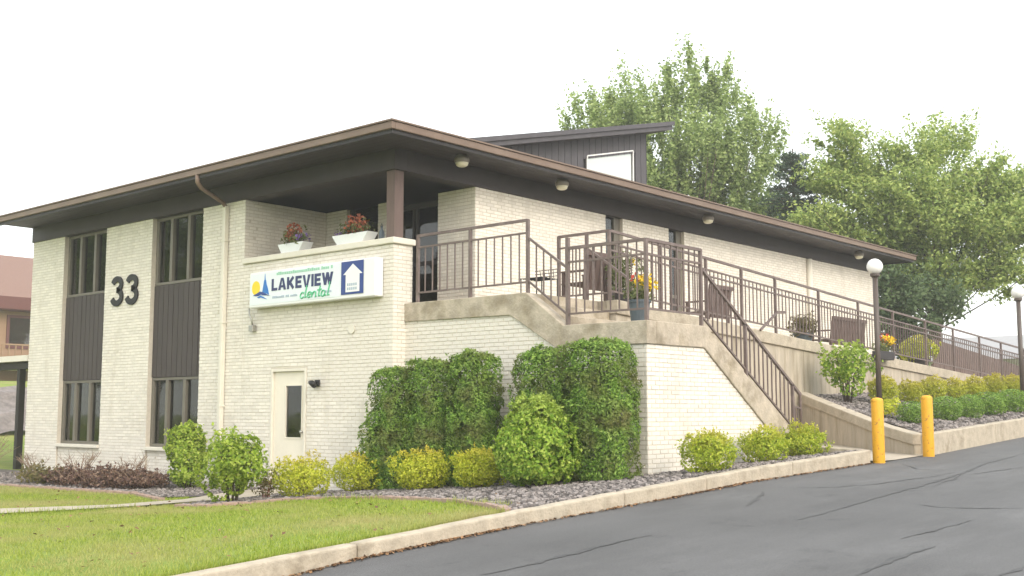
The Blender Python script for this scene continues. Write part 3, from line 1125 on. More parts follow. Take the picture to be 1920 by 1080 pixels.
# ------------------------------------------------------------------ numerals 33
def three(yc, z0, h, label):
    w_ = .55
    st = .135
    pts = [(.27 + .185 * math.cos(R(a)), .502 + .131 * math.sin(R(a))) for a in np.linspace(165, -90, 17)]
    lower = [(.27 + .205 * math.cos(R(a)), .219 + .152 * math.sin(R(a))) for a in np.linspace(90, -165, 17)]
    mb_ = MB()
    def stroke(P):
        n = len(P)
        L_, R_ = [], []
        for i in range(n):
            a = Vector(P[max(0, i - 1)])
            b = Vector(P[min(n - 1, i + 1)])
            d = (b - a).normalized()
            nn = Vector((-d.y, d.x))
            L_.append(Vector(P[i]) + nn * st / 2)
            R_.append(Vector(P[i]) - nn * st / 2)
        for i in range(n - 1):
            q = [L_[i], L_[i + 1], R_[i + 1], R_[i]]
            i0 = len(mb_.v)
            for xx in (-.045, -.012):
                for p in q:
                    mb_.v.append((xx, yc + w_ / 2 - p.x, z0 + p.y))
            mb_.f += [(i0, i0 + 1, i0 + 2, i0 + 3), (i0 + 7, i0 + 6, i0 + 5, i0 + 4)]
            mb_.f += [(i0, i0 + 4, i0 + 5, i0 + 1), (i0 + 2, i0 + 6, i0 + 7, i0 + 3)]
            if i == 0:
                mb_.f.append((i0, i0 + 3, i0 + 7, i0 + 4))
            if i == n - 2:
                mb_.f.append((i0 + 1, i0 + 5, i0 + 6, i0 + 2))
    stroke(pts)
    stroke(lower)
    o = mb_.build('house_numeral', M['black'])
    me = o.data
    off = Vector((-.05, yc, z0))
    for v in me.vertices:
        v.co -= off
    o.location = off
    tag(o, label, 'numeral', 'house number on the brick pier')
three(9.32, 3.915, .69, 'black numeral three on the brick pier, the left one')
three(8.68, 3.915, .69, 'black numeral three on the brick pier, the right one')

# ------------------------------------------------------------------ sign
SY1, SY0, SZ0, SZ1 = 3.955, .245, 3.535, 4.235
sg = tag(empty('wall_sign', (-.12, 2.38, SZ0)), 'long white box sign with blue lettering below the porch parapet', 'sign')
SXF = -.21
MB().box(SXF, -.012, SY0, SY1, SZ0, SZ1).build('cabinet', M['sign'], sg, bevel=.02)
MB().box(SXF - .006, SXF + .01, SY0 + .94, SY1 - .03, SZ0 + .05, SZ1 - .04).build('face', M['sign_face'], sg, bevel=.004)
def flat(name, polys, m, d=.004, lift=.0):
    """polygons in sign coordinates u (0 left .. 1 right of the cabinet, metres) and v (metres up)"""
    mb_ = MB()
    for P in polys:
        mb_.prism([(SY1 - u, SZ0 + v) for (u, v) in P], 'x', SXF - .010 - d - lift, SXF - .0065 - lift)
    return mb_.build(name, m, sg)
def barp(a, b, w_):
    a, b = Vector(a), Vector(b)
    d = (b - a).normalized()
    n = Vector((-d.y, d.x)) * w_ / 2
    return [tuple(a - n), tuple(b - n), tuple(b + n), tuple(a + n)]
# LAKEVIEW, bold capitals built letter by letter
def letter(ch, u, w_, v0, h, s):
    P = []
    u1 = u + w_
    hs = s / 2
    if ch == 'L':
        P = [[(u, v0), (u + s, v0), (u + s, v0 + h), (u, v0 + h)], [(u + s, v0), (u1, v0), (u1, v0 + s * .85), (u + s, v0 + s * .85)]]
    elif ch == 'A':
        m_ = u + w_ / 2
        P = [[(u, v0), (u + s * 1.1, v0), (m_ + s * .1, v0 + h), (m_ - s * .6, v0 + h)], [(u1 - s * 1.1, v0), (u1, v0), (m_ + s * .6, v0 + h), (m_ - s * .1, v0 + h)],
             [(u + w_ * .24, v0 + h * .2), (u1 - w_ * .24, v0 + h * .2), (u1 - w_ * .30, v0 + h * .38), (u + w_ * .30, v0 + h * .38)]]
    elif ch == 'K':
        P = [[(u, v0), (u + s, v0), (u + s, v0 + h), (u, v0 + h)], barp((u + s * .7, v0 + h * .38), (u1 - hs * 1.1, v0 + h * .97), s * .95), barp((u + s * 1.4, v0 + h * .55), (u1 - hs, v0 + h * .03), s * .95)]
    elif ch == 'E':
        P = [[(u, v0), (u + s, v0), (u + s, v0 + h), (u, v0 + h)]]
        for t in (0, .5, 1):
            c = v0 + s * .42 + (h - s * .84) * t
            P.append([(u + s, c - s * .42), (u1 - (0.1 * w_ if t == .5 else 0), c - s * .42), (u1 - (0.1 * w_ if t == .5 else 0), c + s * .42), (u + s, c + s * .42)])
    elif ch == 'V':
        m_ = u + w_ / 2
        P = [[(u, v0 + h), (m_ - s * .6, v0), (m_ + s * .1, v0), (u + s * 1.1, v0 + h)], [(u1 - s * 1.1, v0 + h), (m_ - s * .1, v0), (m_ + s * .6, v0), (u1, v0 + h)]]
    elif ch == 'I':
        P = [[(u, v0), (u + s, v0), (u + s, v0 + h), (u, v0 + h)]]
    elif ch == 'W':
        q = w_ / 4
        for (a, b, dn) in ((0, 1, 1), (1, 2, 0), (2, 3, 1), (3, 4, 0)):
            p0 = (u + hs + (w_ - s) * a / 4, v0 + (h if dn else 0))
            p1 = (u + hs + (w_ - s) * b / 4, v0 + (0 if dn else h))
            P.append([(p0[0] - hs, p0[1]), (p1[0] - hs, p1[1]), (p1[0] + hs, p1[1]), (p0[0] + hs, p0[1])])
    return P
u = .73
s = .062
for (ch, w_) in (('L', .20), ('A', .27), ('K', .255), ('E', .205), ('V', .26), ('I', .068), ('E', .205), ('W', .36)):
    w_ *= .885
    P = letter(ch, u, w_, .295, .232, s)
    mb_ = MB()
    for i, p in enumerate(P):
        mb_.prism([(SY1 - a, SZ0 + b) for (a, b) in p], 'x', SXF - .0135 - i * .0004, SXF - .0065)
    mb_.build('letter', M['navy'], sg)
    u += w_ + .032
# small pale green line above, grey line below (lettering too small to read)
uu = .88
r7 = random.Random(7)
P = []
while uu < 2.54:
    w_ = r7.uniform(.03, .06)
    hgt = r7.choice((.045, .045, .06))
    P.append([(uu, .592), (uu + w_, .592), (uu + w_, .592 + hgt), (uu, .592 + hgt)])
    uu += w_ + (.014 if r7.random() < .8 else .06)
flat('small_print', P, M['pale_green'], .0015)['kind'] = 'stuff'
uu = .76
P = []
while uu < 1.52:
    w_ = r7.uniform(.022, .045)
    P.append([(uu, .145), (uu + w_, .145), (uu + w_, .145 + r7.choice((.03, .045))), (uu, .185)])
    uu += w_ + (.012 if r7.random() < .8 else .05)
for k in range(4):
    a = 2.36 + k * .045
    P.append([(a, .15), (a + .03, .15), (a + .03, .19), (a, .19)])
flat('small_print', P, M['grey_print'], .0015)['kind'] = 'stuff'
# green script word "dental"
def script(pts, w_):
    mb_ = MB()
    for stroke_ in pts:
        mb_.tube([(SXF - .010, SY1 - a, SZ0 + b) for (a, b) in stroke_], w_, 5)
    mb_.build('script_word', M['green'], sg)
def arc(cu, cv, ru, rv, a0, a1, n=10, sl=.25):
    return [(cu + ru * math.cos(R(a)) + sl * (rv * math.sin(R(a))), cv + rv * math.sin(R(a))) for a in np.linspace(a0, a1, n)]
b0 = .09
strokes = []
ux = 1.68
strokes.append(arc(ux, b0 + .055, .055, .055, 40, 330))                               # d
strokes.append([(ux + .14, b0 + .24), (ux + .10, b0 + .10), (ux + .08, b0 + .01), (ux + .13, b0 + .02)])
ux += .19
strokes.append([(ux - .03, b0 + .05), (ux + .07, b0 + .065)] + arc(ux + .02, b0 + .055, .05, .055, 20, 320))   # e
ux += .13
strokes.append([(ux - .02, b0 + .10), (ux - .04, b0)])                                  # n
strokes.append([(ux - .035, b0 + .03)] + arc(ux + .035, b0 + .06, .045, .045, 150, 10) + [(ux + .065, b0), (ux + .10, b0 + .02)])
ux += .16
strokes.append([(ux + .05, b0 + .20), (ux + .01, b0 + .06), (ux, b0 + .01), (ux + .05, b0 + .02)])              # t
strokes.append([(ux - .03, b0 + .125), (ux + .09, b0 + .135)])
ux += .13
strokes.append(arc(ux, b0 + .055, .05, .055, 40, 330))                                # a
strokes.append([(ux + .065, b0 + .105), (ux + .04, b0 + .01), (ux + .09, b0 + .02)])
ux += .13
strokes.append([(ux + .07, b0 + .26), (ux + .02, b0 + .09), (ux, b0 + .01), (ux + .05, b0 + .02)])              # l
script(strokes, .0155)
# logo: sun, blue steeple-like tower, waves
ang = [R(a) for a in range(-40, 250, 12)]
flat('logo_sun', [[(.225 + .13 * math.cos(a), .385 + .14 * math.sin(a)) for a in ang]], M['sun'], .0015)
flat('logo_tower', [[(0.419, 0.226), (0.462, 0.412), (0.489, 0.524), (0.500, 0.524), (0.505, 0.598), (0.513, 0.654), (0.521, 0.598), (0.529, 0.524), (0.543, 0.524), (0.570, 0.431), (0.608, 0.356), (0.651, 0.226), (0.570, 0.259)]], M['blue'], .003)
flat('logo_hill', [[(0.138, 0.240), (0.246, 0.273), (0.354, 0.310), (0.462, 0.291), (0.570, 0.245), (0.678, 0.207), (0.570, 0.221), (0.484, 0.226), (0.397, 0.249), (0.311, 0.226), (0.224, 0.226)]], M['royal'], .0042)
flat('logo_wave', [[(0.268, 0.193), (0.376, 0.231), (0.484, 0.193), (0.592, 0.142), (0.484, 0.166), (0.386, 0.193), (0.322, 0.180)]], M['blue'], .003)
# blue arrow panel
AU0, AU1, AV0, AV1 = 2.80, 3.405, .075, .675
flat('arrow_panel', [[(AU0, AV0), (AU1, AV0), (AU1, AV1), (AU0, AV1)]], M['royal'], .003)
ac = (AU0 + AU1) / 2
flat('arrow', [[(AU0 + .13, AV0 + .04), (AU1 - .10, AV0 + .04), (AU1 - .10, AV0 + .36), (AU1 - .02, AV0 + .36), (ac + .02, AV1 - .05), (AU0 + .06, AV0 + .36), (AU0 + .13, AV0 + .36)]], M['sign'], .0065)
P = []
for (vv, a, b) in ((.225, .17, .47), (.150, .17, .47)):
    uu = AU0 + a
    while uu < AU0 + b - .02:
        P.append([(uu, vv), (uu + .042, vv), (uu + .042, vv + .05), (uu, vv + .05)])
        uu += .056
flat('small_print', P, M['grey_print'], .0075)['kind'] = 'stuff'
# conduit below the sign, patch on the wall, lamp by the door
e = tag(empty('conduit', (-.05, 4.03, 3.1)), 'short bent grey conduit hanging below the left end of the sign', 'conduit')
MB().tube([(-.10, 4.10, 3.55), (-.10, 4.09, 3.42), (-.09, 4.03, 3.34), (-.07, 4.02, 3.20)], .018, 8).build('pipe', M['steel'], e, smooth=True)
MB().box(-.11, -.012, 3.97, 4.10, 3.09, 3.21).build('junction_box', M['steel'], e, bevel=.008)
o = MB().tube([(-.012, 1.08, 3.0), (-.03, 1.08, 3.0)], .085, 16).build('wall_patch', M['cream'], None)
tag(o, 'small round painted cover plate on the brick below the sign', 'cover plate')
e = tag(empty('wall_lamp', (-.08, 2.02, 2.0)), 'small black spotlight on the brick beside the steel door', 'wall lamp')
MB().box(-.05, -.012, 1.96, 2.08, 1.97, 2.09).build('base', M['black'], e, bevel=.008)
MB().tube([(-.05, 2.02, 2.03), (-.13, 2.03, 2.045)], .018, 8).build('arm', M['black'], e)
MB().tube([(-.10, 2.16, 2.05), (-.14, 2.04, 2.03), (-.16, 1.94, 1.99)], [.03, .055, .06], 12).build('head', M['black'], e, smooth=True)
# ------------------------------------------------------------------ entrance stairs
st_ = tag(empty('entrance_stairs', (.3, -2.6, .3)), 'brick and concrete entrance stairs with two landings', 'stairs')
def band_bot(y):
    return float(np.interp(-y, [0, 2.51, 3.47, 5.3], [3.09, 3.07, 2.5, 2.5]))
def string_bot(x):
    return float(np.interp(x, [.2, 1.856, 5.3], [2.5, 2.505, .27]))
mb = MB()
mb.prism([(.0, -.2), (.0, 3.2), (-2.6, 3.2), (-3.55, 2.62), (-5.17, 2.62), (-5.17, -.2)], 'x', .305, .60)
mb.prism([(.60, -.2), (.60, 2.62), (1.87, 2.62), (5.0, .55), (5.0, -.2)], 'y', -5.17, -4.98)
sw = mb.build('brick_wall', M['mortar'], st_)
bs = brick_list((.305, 0, 0), (0, -1, 0), (-1, 0, 0), .0, 5.17, .0, 3.2, top=lambda u_: band_bot(-u_) + .02)
bs += brick_list((0, -5.17, 0), (1, 0, 0), (0, -1, 0), .305, 5.0, .3, 2.62, top=lambda u_: string_bot(u_) + .02)
lay_bricks(bs, sw, 300, pref=lambda c: (c.z > 2.2) if c.x < .31 and c.y > -4.9 else c.z > .7)
mb = MB()
mb.prism([(.0, 3.42), (-2.85, 3.42), (-3.62, 2.85), (-5.21, 2.85), (-5.21, 2.5), (-3.47, 2.5), (-2.51, 3.07), (.0, 3.09)], 'x', .265, .52)
mb.build('landing_edge', M['concrete'], st_, bevel=.012)
mb = MB()
mb.prism([(.5201, 2.8499), (1.92, 2.8499), (5.35, .775), (5.35, .24), (1.856, 2.505), (.5201, 2.5001)], 'y', -5.2099, -4.97)
mb.build('stringer', M['concrete'], st_, bevel=.012)
MB().box(.521, 2.2, -2.85, -.01, 3.15, 3.419).build('landing', M['concrete'], st_)
MB().box(.521, 1.9, -4.969, -3.62, 2.55, 2.849).build('landing', M['concrete'], st_)
for k in range(3):
    z1 = 3.42 - (k + 1) * .19
    MB().box(.5211, 2.2, -2.85 - .2567 * (k + 1), -2.8501 - .2567 * k, z1 - .5, z1 - .001).build('step', M['concrete'], st_, bevel=.01)
nr = 11
for k in range(nr - 1):
    z1 = 2.849 - (k + 1) * (2.05 / nr)
    x0 = 1.9 + k * .31
    MB().box(x0 + .001, x0 + .31, -4.969, -3.28, z1 - .35, z1).build('step', M['concrete'], st_, bevel=.01)

# ------------------------------------------------------------------ access ramp
rp = tag(empty('access_ramp', (12, -3.2, 1.5)), 'long concrete access ramp descending along the side of the building', 'ramp')
xs = [2.21 + (34 - 2.21) * t / 12 for t in range(13)]
MB().prism([(x, ramp_z(x) - .005) for x in xs] + [(x, ramp_z(x) - .2) for x in reversed(xs)], 'y', -3.02, -.01).build('deck', M['concrete'], rp)
MB().prism([(2.2, ramp_z(2.2)), (34, ramp_z(34)), (34, ramp_z(34) - .24), (2.2, ramp_z(2.2) - .24)], 'y', -3.275, -3.03).build('coping', M['kerb'], rp, bevel=.015)
pj = [2.22, 5.2, 9.1, 13.0, 17.0, 21.5, 27, 34]
for a, b in zip(pj[:-1], pj[1:]):
    MB().prism([(a + .006, ramp_z(a) - .245), (b - .006, ramp_z(b) - .245), (b - .006, .4), (a + .006, .4)], 'y', -3.225, -3.05).build('wall_panel', M['concrete_wall'], rp)

# ------------------------------------------------------------------ railings
def rail_span(e, a, b, rails, bal=None, bar_w=.038, post0=True, post1=True, foot=0.0, pw=.05, ph=None, nb=None):
    """a, b: foot points (x,y,z); rails: heights above foot; bal: (low, high, spacing)"""
    a, b = Vector(a), Vector(b)
    names = ['top_rail', 'middle_rail', 'bottom_rail', 'lower_rail']
    rr = sorted(rails, reverse=True)
    for i, h in enumerate(rr):
        nm = 'top_rail' if i == 0 else ('bottom_rail' if i == len(rr) - 1 else 'middle_rail')
        MB().bar(a + Vector((0, 0, h)), b + Vector((0, 0, h)), .045 if i == 0 else .034, .045 if i == 0 else .03).build(nm, M['rail'], e)
    if ph is None:
        ph = rr[0]
    for (p, f) in ((a, post0), (b, post1)):
        if f:
            MB().box(p.x - pw / 2, p.x + pw / 2, p.y - pw / 2, p.y + pw / 2, p.z - .01, p.z + ph + .012).build('post', M['rail'], e)
    if bal:
        lo, hi, sp = bal
        L_ = (Vector((b.x, b.y)) - Vector((a.x, a.y))).length
        n = nb or max(1, int(round(L_ / sp)))
        for k in range(1, n):
            p = a.lerp(b, k / n)
            MB().box(p.x - bar_w / 4, p.x + bar_w / 4, p.y - bar_w / 4, p.y + bar_w / 4, p.z + lo, p.z + hi).build('baluster', M['rail'], e)
XR = .36
e1 = tag(empty('railing', (XR, -1.5, 3.42)), 'brown steel railing on the upper landing beside the porch parapet', 'railing', 'brown steel railings')
rail_span(e1, (XR, -.25, 3.42), (XR, -1.53, 3.42), (1.2, .99, .18), (.18, .99, .18), nb=7)
rail_span(e1, (XR, -1.53, 3.42), (XR, -2.82, 3.42), (1.2, .99, .18), (.18, .99, .18), post0=False, nb=7)
e2 = tag(empty('railing', (XR, -3.2, 3.1)), 'short sloping railing section over the three upper steps', 'railing', 'brown steel railings')
for k in range(1, 5):
    t = k / 5
    y = -2.85 - .76 * t
    MB().box(XR - .01, XR + .01, y - .01, y + .01, 3.60 - .57 * t, 4.31 - .53 * t).build('baluster', M['rail'], e2)
MB().bar((XR, -2.84, 4.32), (XR, -3.63, 3.77), .04, .036).build('top_rail', M['rail'], e2)
MB().bar((XR, -2.84, 3.61), (XR, -3.63, 3.03), .034, .03).build('bottom_rail', M['rail'], e2)
e3 = tag(empty('railing', (XR, -4.4, 2.85)), 'railing around the lower landing with its corner post above the hedge', 'railing', 'brown steel railings')
rail_span(e3, (XR, -3.65, 2.85), (XR, -5.14, 2.85), (1.22, 1.0, .18), (.18, 1.22, .18), post0=False, nb=9)
MB().box(XR - .028, XR + .028, -3.678, -3.622, 2.84, 4.24).build('post', M['rail'], e3)
rail_span(e3, (XR, -5.14, 2.85), (1.88, -5.14, 2.85), (1.22, 1.0, .18), (.18, 1.22, .18), post0=False, nb=9)
e4 = tag(empty('railing', (3.6, -5.14, 1.8)), 'long sloping stair railing descending toward the left yellow bollard', 'railing', 'brown steel railings')
A0, A1 = Vector((1.93, -5.14, 3.76)), Vector((5.16, -5.14, 1.80))
B0, B1 = Vector((1.93, -5.14, 2.99)), Vector((4.86, -5.14, 1.22))
MB().bar(A0, A1, .05, .045).build('top_rail', M['rail'], e4)
MB().bar(B0, B1, .034, .03).build('bottom_rail', M['rail'], e4)
n = 20
for k in range(1, n):
    x = 1.93 + 2.93 * k / n
    zt_ = A0.z + (A1.z - A0.z) * (x - A0.x) / (A1.x - A0.x)
    zb_ = B0.z + (B1.z - B0.z) * (x - B0.x) / (B1.x - B0.x)
    if k in (9,):
        MB().box(x - .025, x + .025, -5.165, -5.115, zb_ - .20, zt_).build('post', M['rail'], e4)
    else:
        MB().box(x - .01, x + .01, -5.15, -5.13, zb_, zt_).build('baluster', M['rail'], e4)
MB().box(4.84, 4.89, -5.165, -5.115, .75, 1.985).build('post', M['rail'], e4)
MB().tube([(5.15, -5.14, .78), (5.155, -5.14, 1.70), (5.13, -5.14, 1.80), (5.0, -5.14, 1.895)], .024, 8).build('newel', M['rail'], e4, smooth=True)
MB().bar((4.87, -5.14, 1.60), (5.15, -5.14, 1.56), .03, .03).build('brace', M['rail'], e4)
for k in range(2):
    x = 4.95 + k * .08
    MB().box(x - .009, x + .009, -5.149, -5.131, .95, 1.59).build('baluster', M['rail'], e4)
e5 = tag(empty('railing', (2.15, -2.6, 3.42)), 'railing across the back of the upper landing behind the flower pots', 'railing', 'brown steel railings')
rail_span(e5, (2.12, -2.05, 3.42), (2.12, -2.68, 3.42), (1.2, .99, .12), (.12, .99, .15))
rail_span(e5, (2.12, -2.68, 3.42), (2.12, -3.17, 3.42), (1.2, .99, .12), (.12, .99, .15), post0=False)
MB().bar((2.05, -2.78, 4.32), (2.05, -3.62, 3.74), .04, .036).build('hand_rail', M['rail'], e5)
e6 = tag(empty('railing', (12, -3.17, 2.9)), 'long brown railing running down the ramp along the white side wall', 'railing', 'brown steel railings')
px = [2.15, 3.7, 5.25, 6.6, 8.0, 10.0, 12.05, 14.06, 16.15, 18.13, 20.2, 22.05, 24.2, 26.5, 29]
for i in range(len(px) - 1):
    a, b = px[i], px[i + 1]
    rail_span(e6, (a, -3.17, ramp_z(a)), (b, -3.17, ramp_z(b)), (1.2, .98, .86, .15), (.15, .98, .15), post0=False, bar_w=.036)
MB().bar((7.1, -3.3, ramp_z(7.1) - .01), (7.95, -3.24, ramp_z(7.9) + .46), .035, .045).build('brace', M['rail'], e6)
MB().bar((7.93, -3.24, ramp_z(7.9) + .455), (8.32, -3.24, ramp_z(8.3) + .50), .035, .06).build('brace', M['rail'], e6)

# ------------------------------------------------------------------ bollards
for (x, y, lb) in ((4.80, -6.72, 'yellow steel bollard at the end of the kerb, the left one'), (6.62, -6.85, 'yellow steel bollard at the foot of the garden wall, the right one')):
    z = lot_z(x) - .02
    o = MB().lathe([(.098, 0), (.1, .02), (.1, 1.04), (.093, 1.075), (.068, 1.095), (.02, 1.105)], (0, 0, 0), 24).build('bollard', M['yellow'], None, smooth=False)
    o.location = (x, y, z)
    o.data.shade_smooth()
    md = o.modifiers.new('bevel', 'BEVEL')
    md.width = .01
    md.limit_method = 'ANGLE'
    tag(o, lb, 'bollard', 'yellow bollards at the walk')

# ------------------------------------------------------------------ globe lamps
for (x, y, zt_, r_, lb) in ((9.42, -4.76, 4.56, .168, 'white globe lamp on a bronze pole, the nearer one above the left bollard'),
                            (16.6, -5.42, 4.53, .165, 'white globe lamp on a bronze pole at the right edge')):
    zb_ = planter_z(x, y)
    e = tag(empty('globe_lamp', (x, y, zb_)), lb, 'lamp post', 'globe lamp posts')
    MB().lathe([(.055, -.2), (.055, zt_ - zb_ - .19)], (x, y, zb_), 14).build('pole', M['pole'], e, smooth=True)
    MB().lathe([(.11, 0), (.11, .03), (.06, .06)], (x, y, zb_), 14).build('base_plate', M['pole'], e)
    MB().lathe([(.06, -.235), (.10, -.20), (.10, -.15)], (x, y, zt_), 14).build('collar', M['pole'], e)
    pr = [(r_ * math.sin(R(a)), -r_ * math.cos(R(a))) for a in range(8, 181, 12)] + [(.004, r_)]
    MB().lathe(pr, (x, y, zt_), 24).build('globe', M['globe'], e, smooth=True)
# ------------------------------------------------------------------ vegetation generators
def spread_dir(n, r_):
    d = r_.normal(0, 1, (n, 3))
    return d / np.linalg.norm(d, axis=1, keepdims=True)

def clumpy(P, N, amt, nc, r_):
    """push surface points in and out by clumps so the outline is uneven"""
    c = P[r_.integers(0, len(P), nc)]
    a = r_.normal(0, amt, nc)
    d = ((P[:, None, :] - c[None]) ** 2).sum(2)
    k = d.argmin(1)
    fall = np.exp(-d[np.arange(len(P)), k] / (.10 ** 2) / 4)
    return P + N * (a[k] * (0.4 + 0.6 * fall))[:, None]

def foliage_ball(name, rx, ry, h, n, ln, wd, m, parent, r_, power=2.0, lift=.08, clump=.05, inner=.45, nc=60, taper=0.0, shoots=0, shoot_len=.12):
    """leaves over and inside a rounded (super-ellipsoid) body standing on the ground"""
    d = spread_dir(n, r_)
    p = power
    k = (np.abs(d[:, 0]) ** p + np.abs(d[:, 1]) ** p + np.abs(d[:, 2]) ** p) ** (-1 / p)
    S = d * k[:, None]
    t = np.where(r_.random(n) < inner, r_.random(n) ** .5 * .95, 1.0 + r_.normal(0, .02, n))
    zz = S[:, 2] * t
    sc_ = 1 - taper * np.clip((zz + 1) / 2, 0, 1)
    P = np.stack([S[:, 0] * t * rx * sc_, S[:, 1] * t * ry * sc_, lift + (h - lift) * (zz + 1) / 2], 1)
    N = d.copy()
    N[:, 2] += .35
    N /= np.linalg.norm(N, axis=1, keepdims=True)
    P = clumpy(P, d, clump, nc, r_)
    Dn = d * .9 + np.array([0, 0, .35])
    if shoots:
        q = r_.choice(np.where(d[:, 2] > -.35)[0], shoots)
        g = d[q] * np.array([1, 1, .8]) + np.array([0, 0, .75]) + r_.normal(0, .25, (shoots, 3))
        g /= np.linalg.norm(g, axis=1, keepdims=True)
        per = 7
        L_ = shoot_len * r_.uniform(.4, 1.25, shoots)
        tt = np.tile(np.linspace(.1, 1, per), shoots)[:, None]
        ii = np.repeat(np.arange(shoots), per)
        out_ = P[q][ii] + g[ii] * tt * L_[ii][:, None] + r_.normal(0, ln * .22, (shoots * per, 3))
        P = np.concatenate([P, out_])
        Dn = np.concatenate([Dn, g[ii] * .4 + r_.normal(0, .5, (shoots * per, 3))])
    kp = P[:, 2] > .015
    V, F = leaf_geo(P[kp], Dn[kp], ln, wd, .55, r_)
    return np_mesh(name, V, F, m, parent)

def stems(parent, m, n, h, spread, r0, r_, name='stem'):
    mb_ = MB()
    for k in range(n):
        a = 2 * math.pi * k / n + r_.uniform(-.3, .3)
        s_ = spread * r_.uniform(.5, 1)
        p0 = Vector((.06 * math.cos(a), .06 * math.sin(a), -.05))
        p1 = Vector((s_ * .45 * math.cos(a), s_ * .45 * math.sin(a), h * .4))
        p2 = Vector((s_ * math.cos(a), s_ * math.sin(a), h * r_.uniform(.75, .95)))
        mb_.tube([p0, p1, p2], [r0, r0 * .7, r0 * .3], 6)
    return mb_.build(name, m, parent, local=True, smooth=True)

def shrub_tag(name, loc, label, cat, group, rz=0, s=(1, 1, 1)):
    e = tag(empty(name, loc, rz), label, cat, group)
    e.scale = s
    return e

R_ = np.random.default_rng(5)
pyr_ = random.Random(9)
# --- golden spireas in front of the wall
SPI = 'rounded spireas in the gravel bed'
def spirea(loc, w_, h, label, m, n=5200, ln=.042, wd=.022, seed=1):
    r_ = np.random.default_rng(seed)
    e = shrub_tag('spirea_shrub', loc, label, 'shrub', SPI)
    foliage_ball('foliage', w_ / 2, w_ / 2, h, n, ln, wd, M[m], e, r_, power=2.2, lift=.03, clump=.05, nc=70, shoots=300, shoot_len=.085)
    stems(e, M['twig'], 9, h * .8, w_ * .35, .009, pyr_)
    return e
spirea((-1.95, -.02, ground_z(-1.95, -.02)), .86, .60, 'golden spirea beside the reddish twiggy bush, in front of the steel door', 'lf_spirea', seed=11)
spirea((-.75, -.02, ground_z(-.75, 0)), .82, .60, 'golden orange-tipped spirea between the steel door and the hedge', 'lf_spirea', seed=12)
spirea((-.98, -1.78, ground_z(-.98, -1.78)), .80, .60, 'golden spirea in front of the left hedge clump', 'lf_spirea', seed=13)
spirea((-1.05, -3.02, ground_z(-1.05, -3.02)), .70, .57, 'small golden spirea left of the pyramid-shaped shrub', 'lf_spirea', seed=14)
spirea((.42, -6.12, ground_z(.42, -6.12)), .66, .56, 'lime green spirea by the stair wall, nearest the hedge of the three', 'lf_spirea_g', seed=15)
spirea((2.75, -5.72, ground_z(2.75, -5.72)), .70, .53, 'lime green spirea by the stair wall, the middle of three', 'lf_spirea_g', seed=16)
spirea((4.25, -5.62, ground_z(4.25, -5.62)), .58, .50, 'small lime green spirea at the foot of the stair railing', 'lf_spirea_g', seed=17)
e = shrub_tag('twiggy_shrub', (-2.4, .32, ground_z(-2.4, .32)), 'small reddish twiggy bush beside the bright green leafy shrub', 'shrub', None)
foliage_ball('foliage', .20, .20, .47, 900, .04, .02, M['lf_olive'], e, np.random.default_rng(18), clump=.06)
stems(e, M['petal_rust'], 12, .42, .2, .006, pyr_)
# --- clipped hedge columns
HG = 'clipped evergreen hedge columns against the stair wall'
def hedge(x, y, wy, wx, h, label, seed, n=27000):
    r_ = np.random.default_rng(seed)
    e = shrub_tag('hedge_column', (x, y, ground_z(x, y)), label, 'hedge', HG)
    foliage_ball('foliage', wx / 2 * .95, wy / 2 * .90, h - .03, n, .056, .022, M['lf_hedge'], e, r_, power=8.0, lift=.03, clump=.042, inner=.30, nc=220, shoots=380, shoot_len=.045)
    MB().tube([(0, 0, -.1), (.02, 0, h * .5), (0, .02, h * .9)], [.05, .035, .012], 7).build('trunk', M['bark'], e, local=True)
    return e
hedge(-.38, -.52, .82, .68, 2.02, 'clipped hedge column, leftmost, with a loose bulge at its foot', 21)
e = bpy.data.objects['hedge_column']
foliage_ball('low_growth', .26, .3, 1.25, 4200, .06, .03, M['lf_hedge'], e, np.random.default_rng(29), power=2.5, lift=.02).location = (-.12, .36, 0)
hedge(-.38, -1.42, .92, .70, 2.05, 'clipped hedge column in the middle of the left three', 22)
hedge(-.38, -2.33, .80, .70, 2.08, 'clipped hedge column, right and tallest of the left three', 23)
hedge(-.34, -3.76, .90, .66, 1.98, 'lower clipped hedge column behind the pyramid-shaped shrub', 24)
hedge(-.34, -4.78, 1.08, .80, 2.03, 'tallest clipped hedge column at the corner of the stair wall', 25, n=32000)
# --- pyramid-shaped shrub
e = shrub_tag('pyramid_shrub', (-1.18, -4.28, ground_z(-1.18, -4.28)), 'lime green pyramid-shaped shrub in front of the right hedge', 'shrub', None)
foliage_ball('foliage', .64, .64, 1.30, 16000, .058, .036, M['lf_pyr'], e, np.random.default_rng(26), power=2.3, lift=.05, clump=.07, taper=.46, nc=120, shoots=350, shoot_len=.08)
stems(e, M['bark'], 6, 1.1, .35, .018, pyr_)
MB().tube([(0, 0, -.1), (0, 0, .5)], [.035, .025], 7).build('trunk', M['bark'], e, local=True)
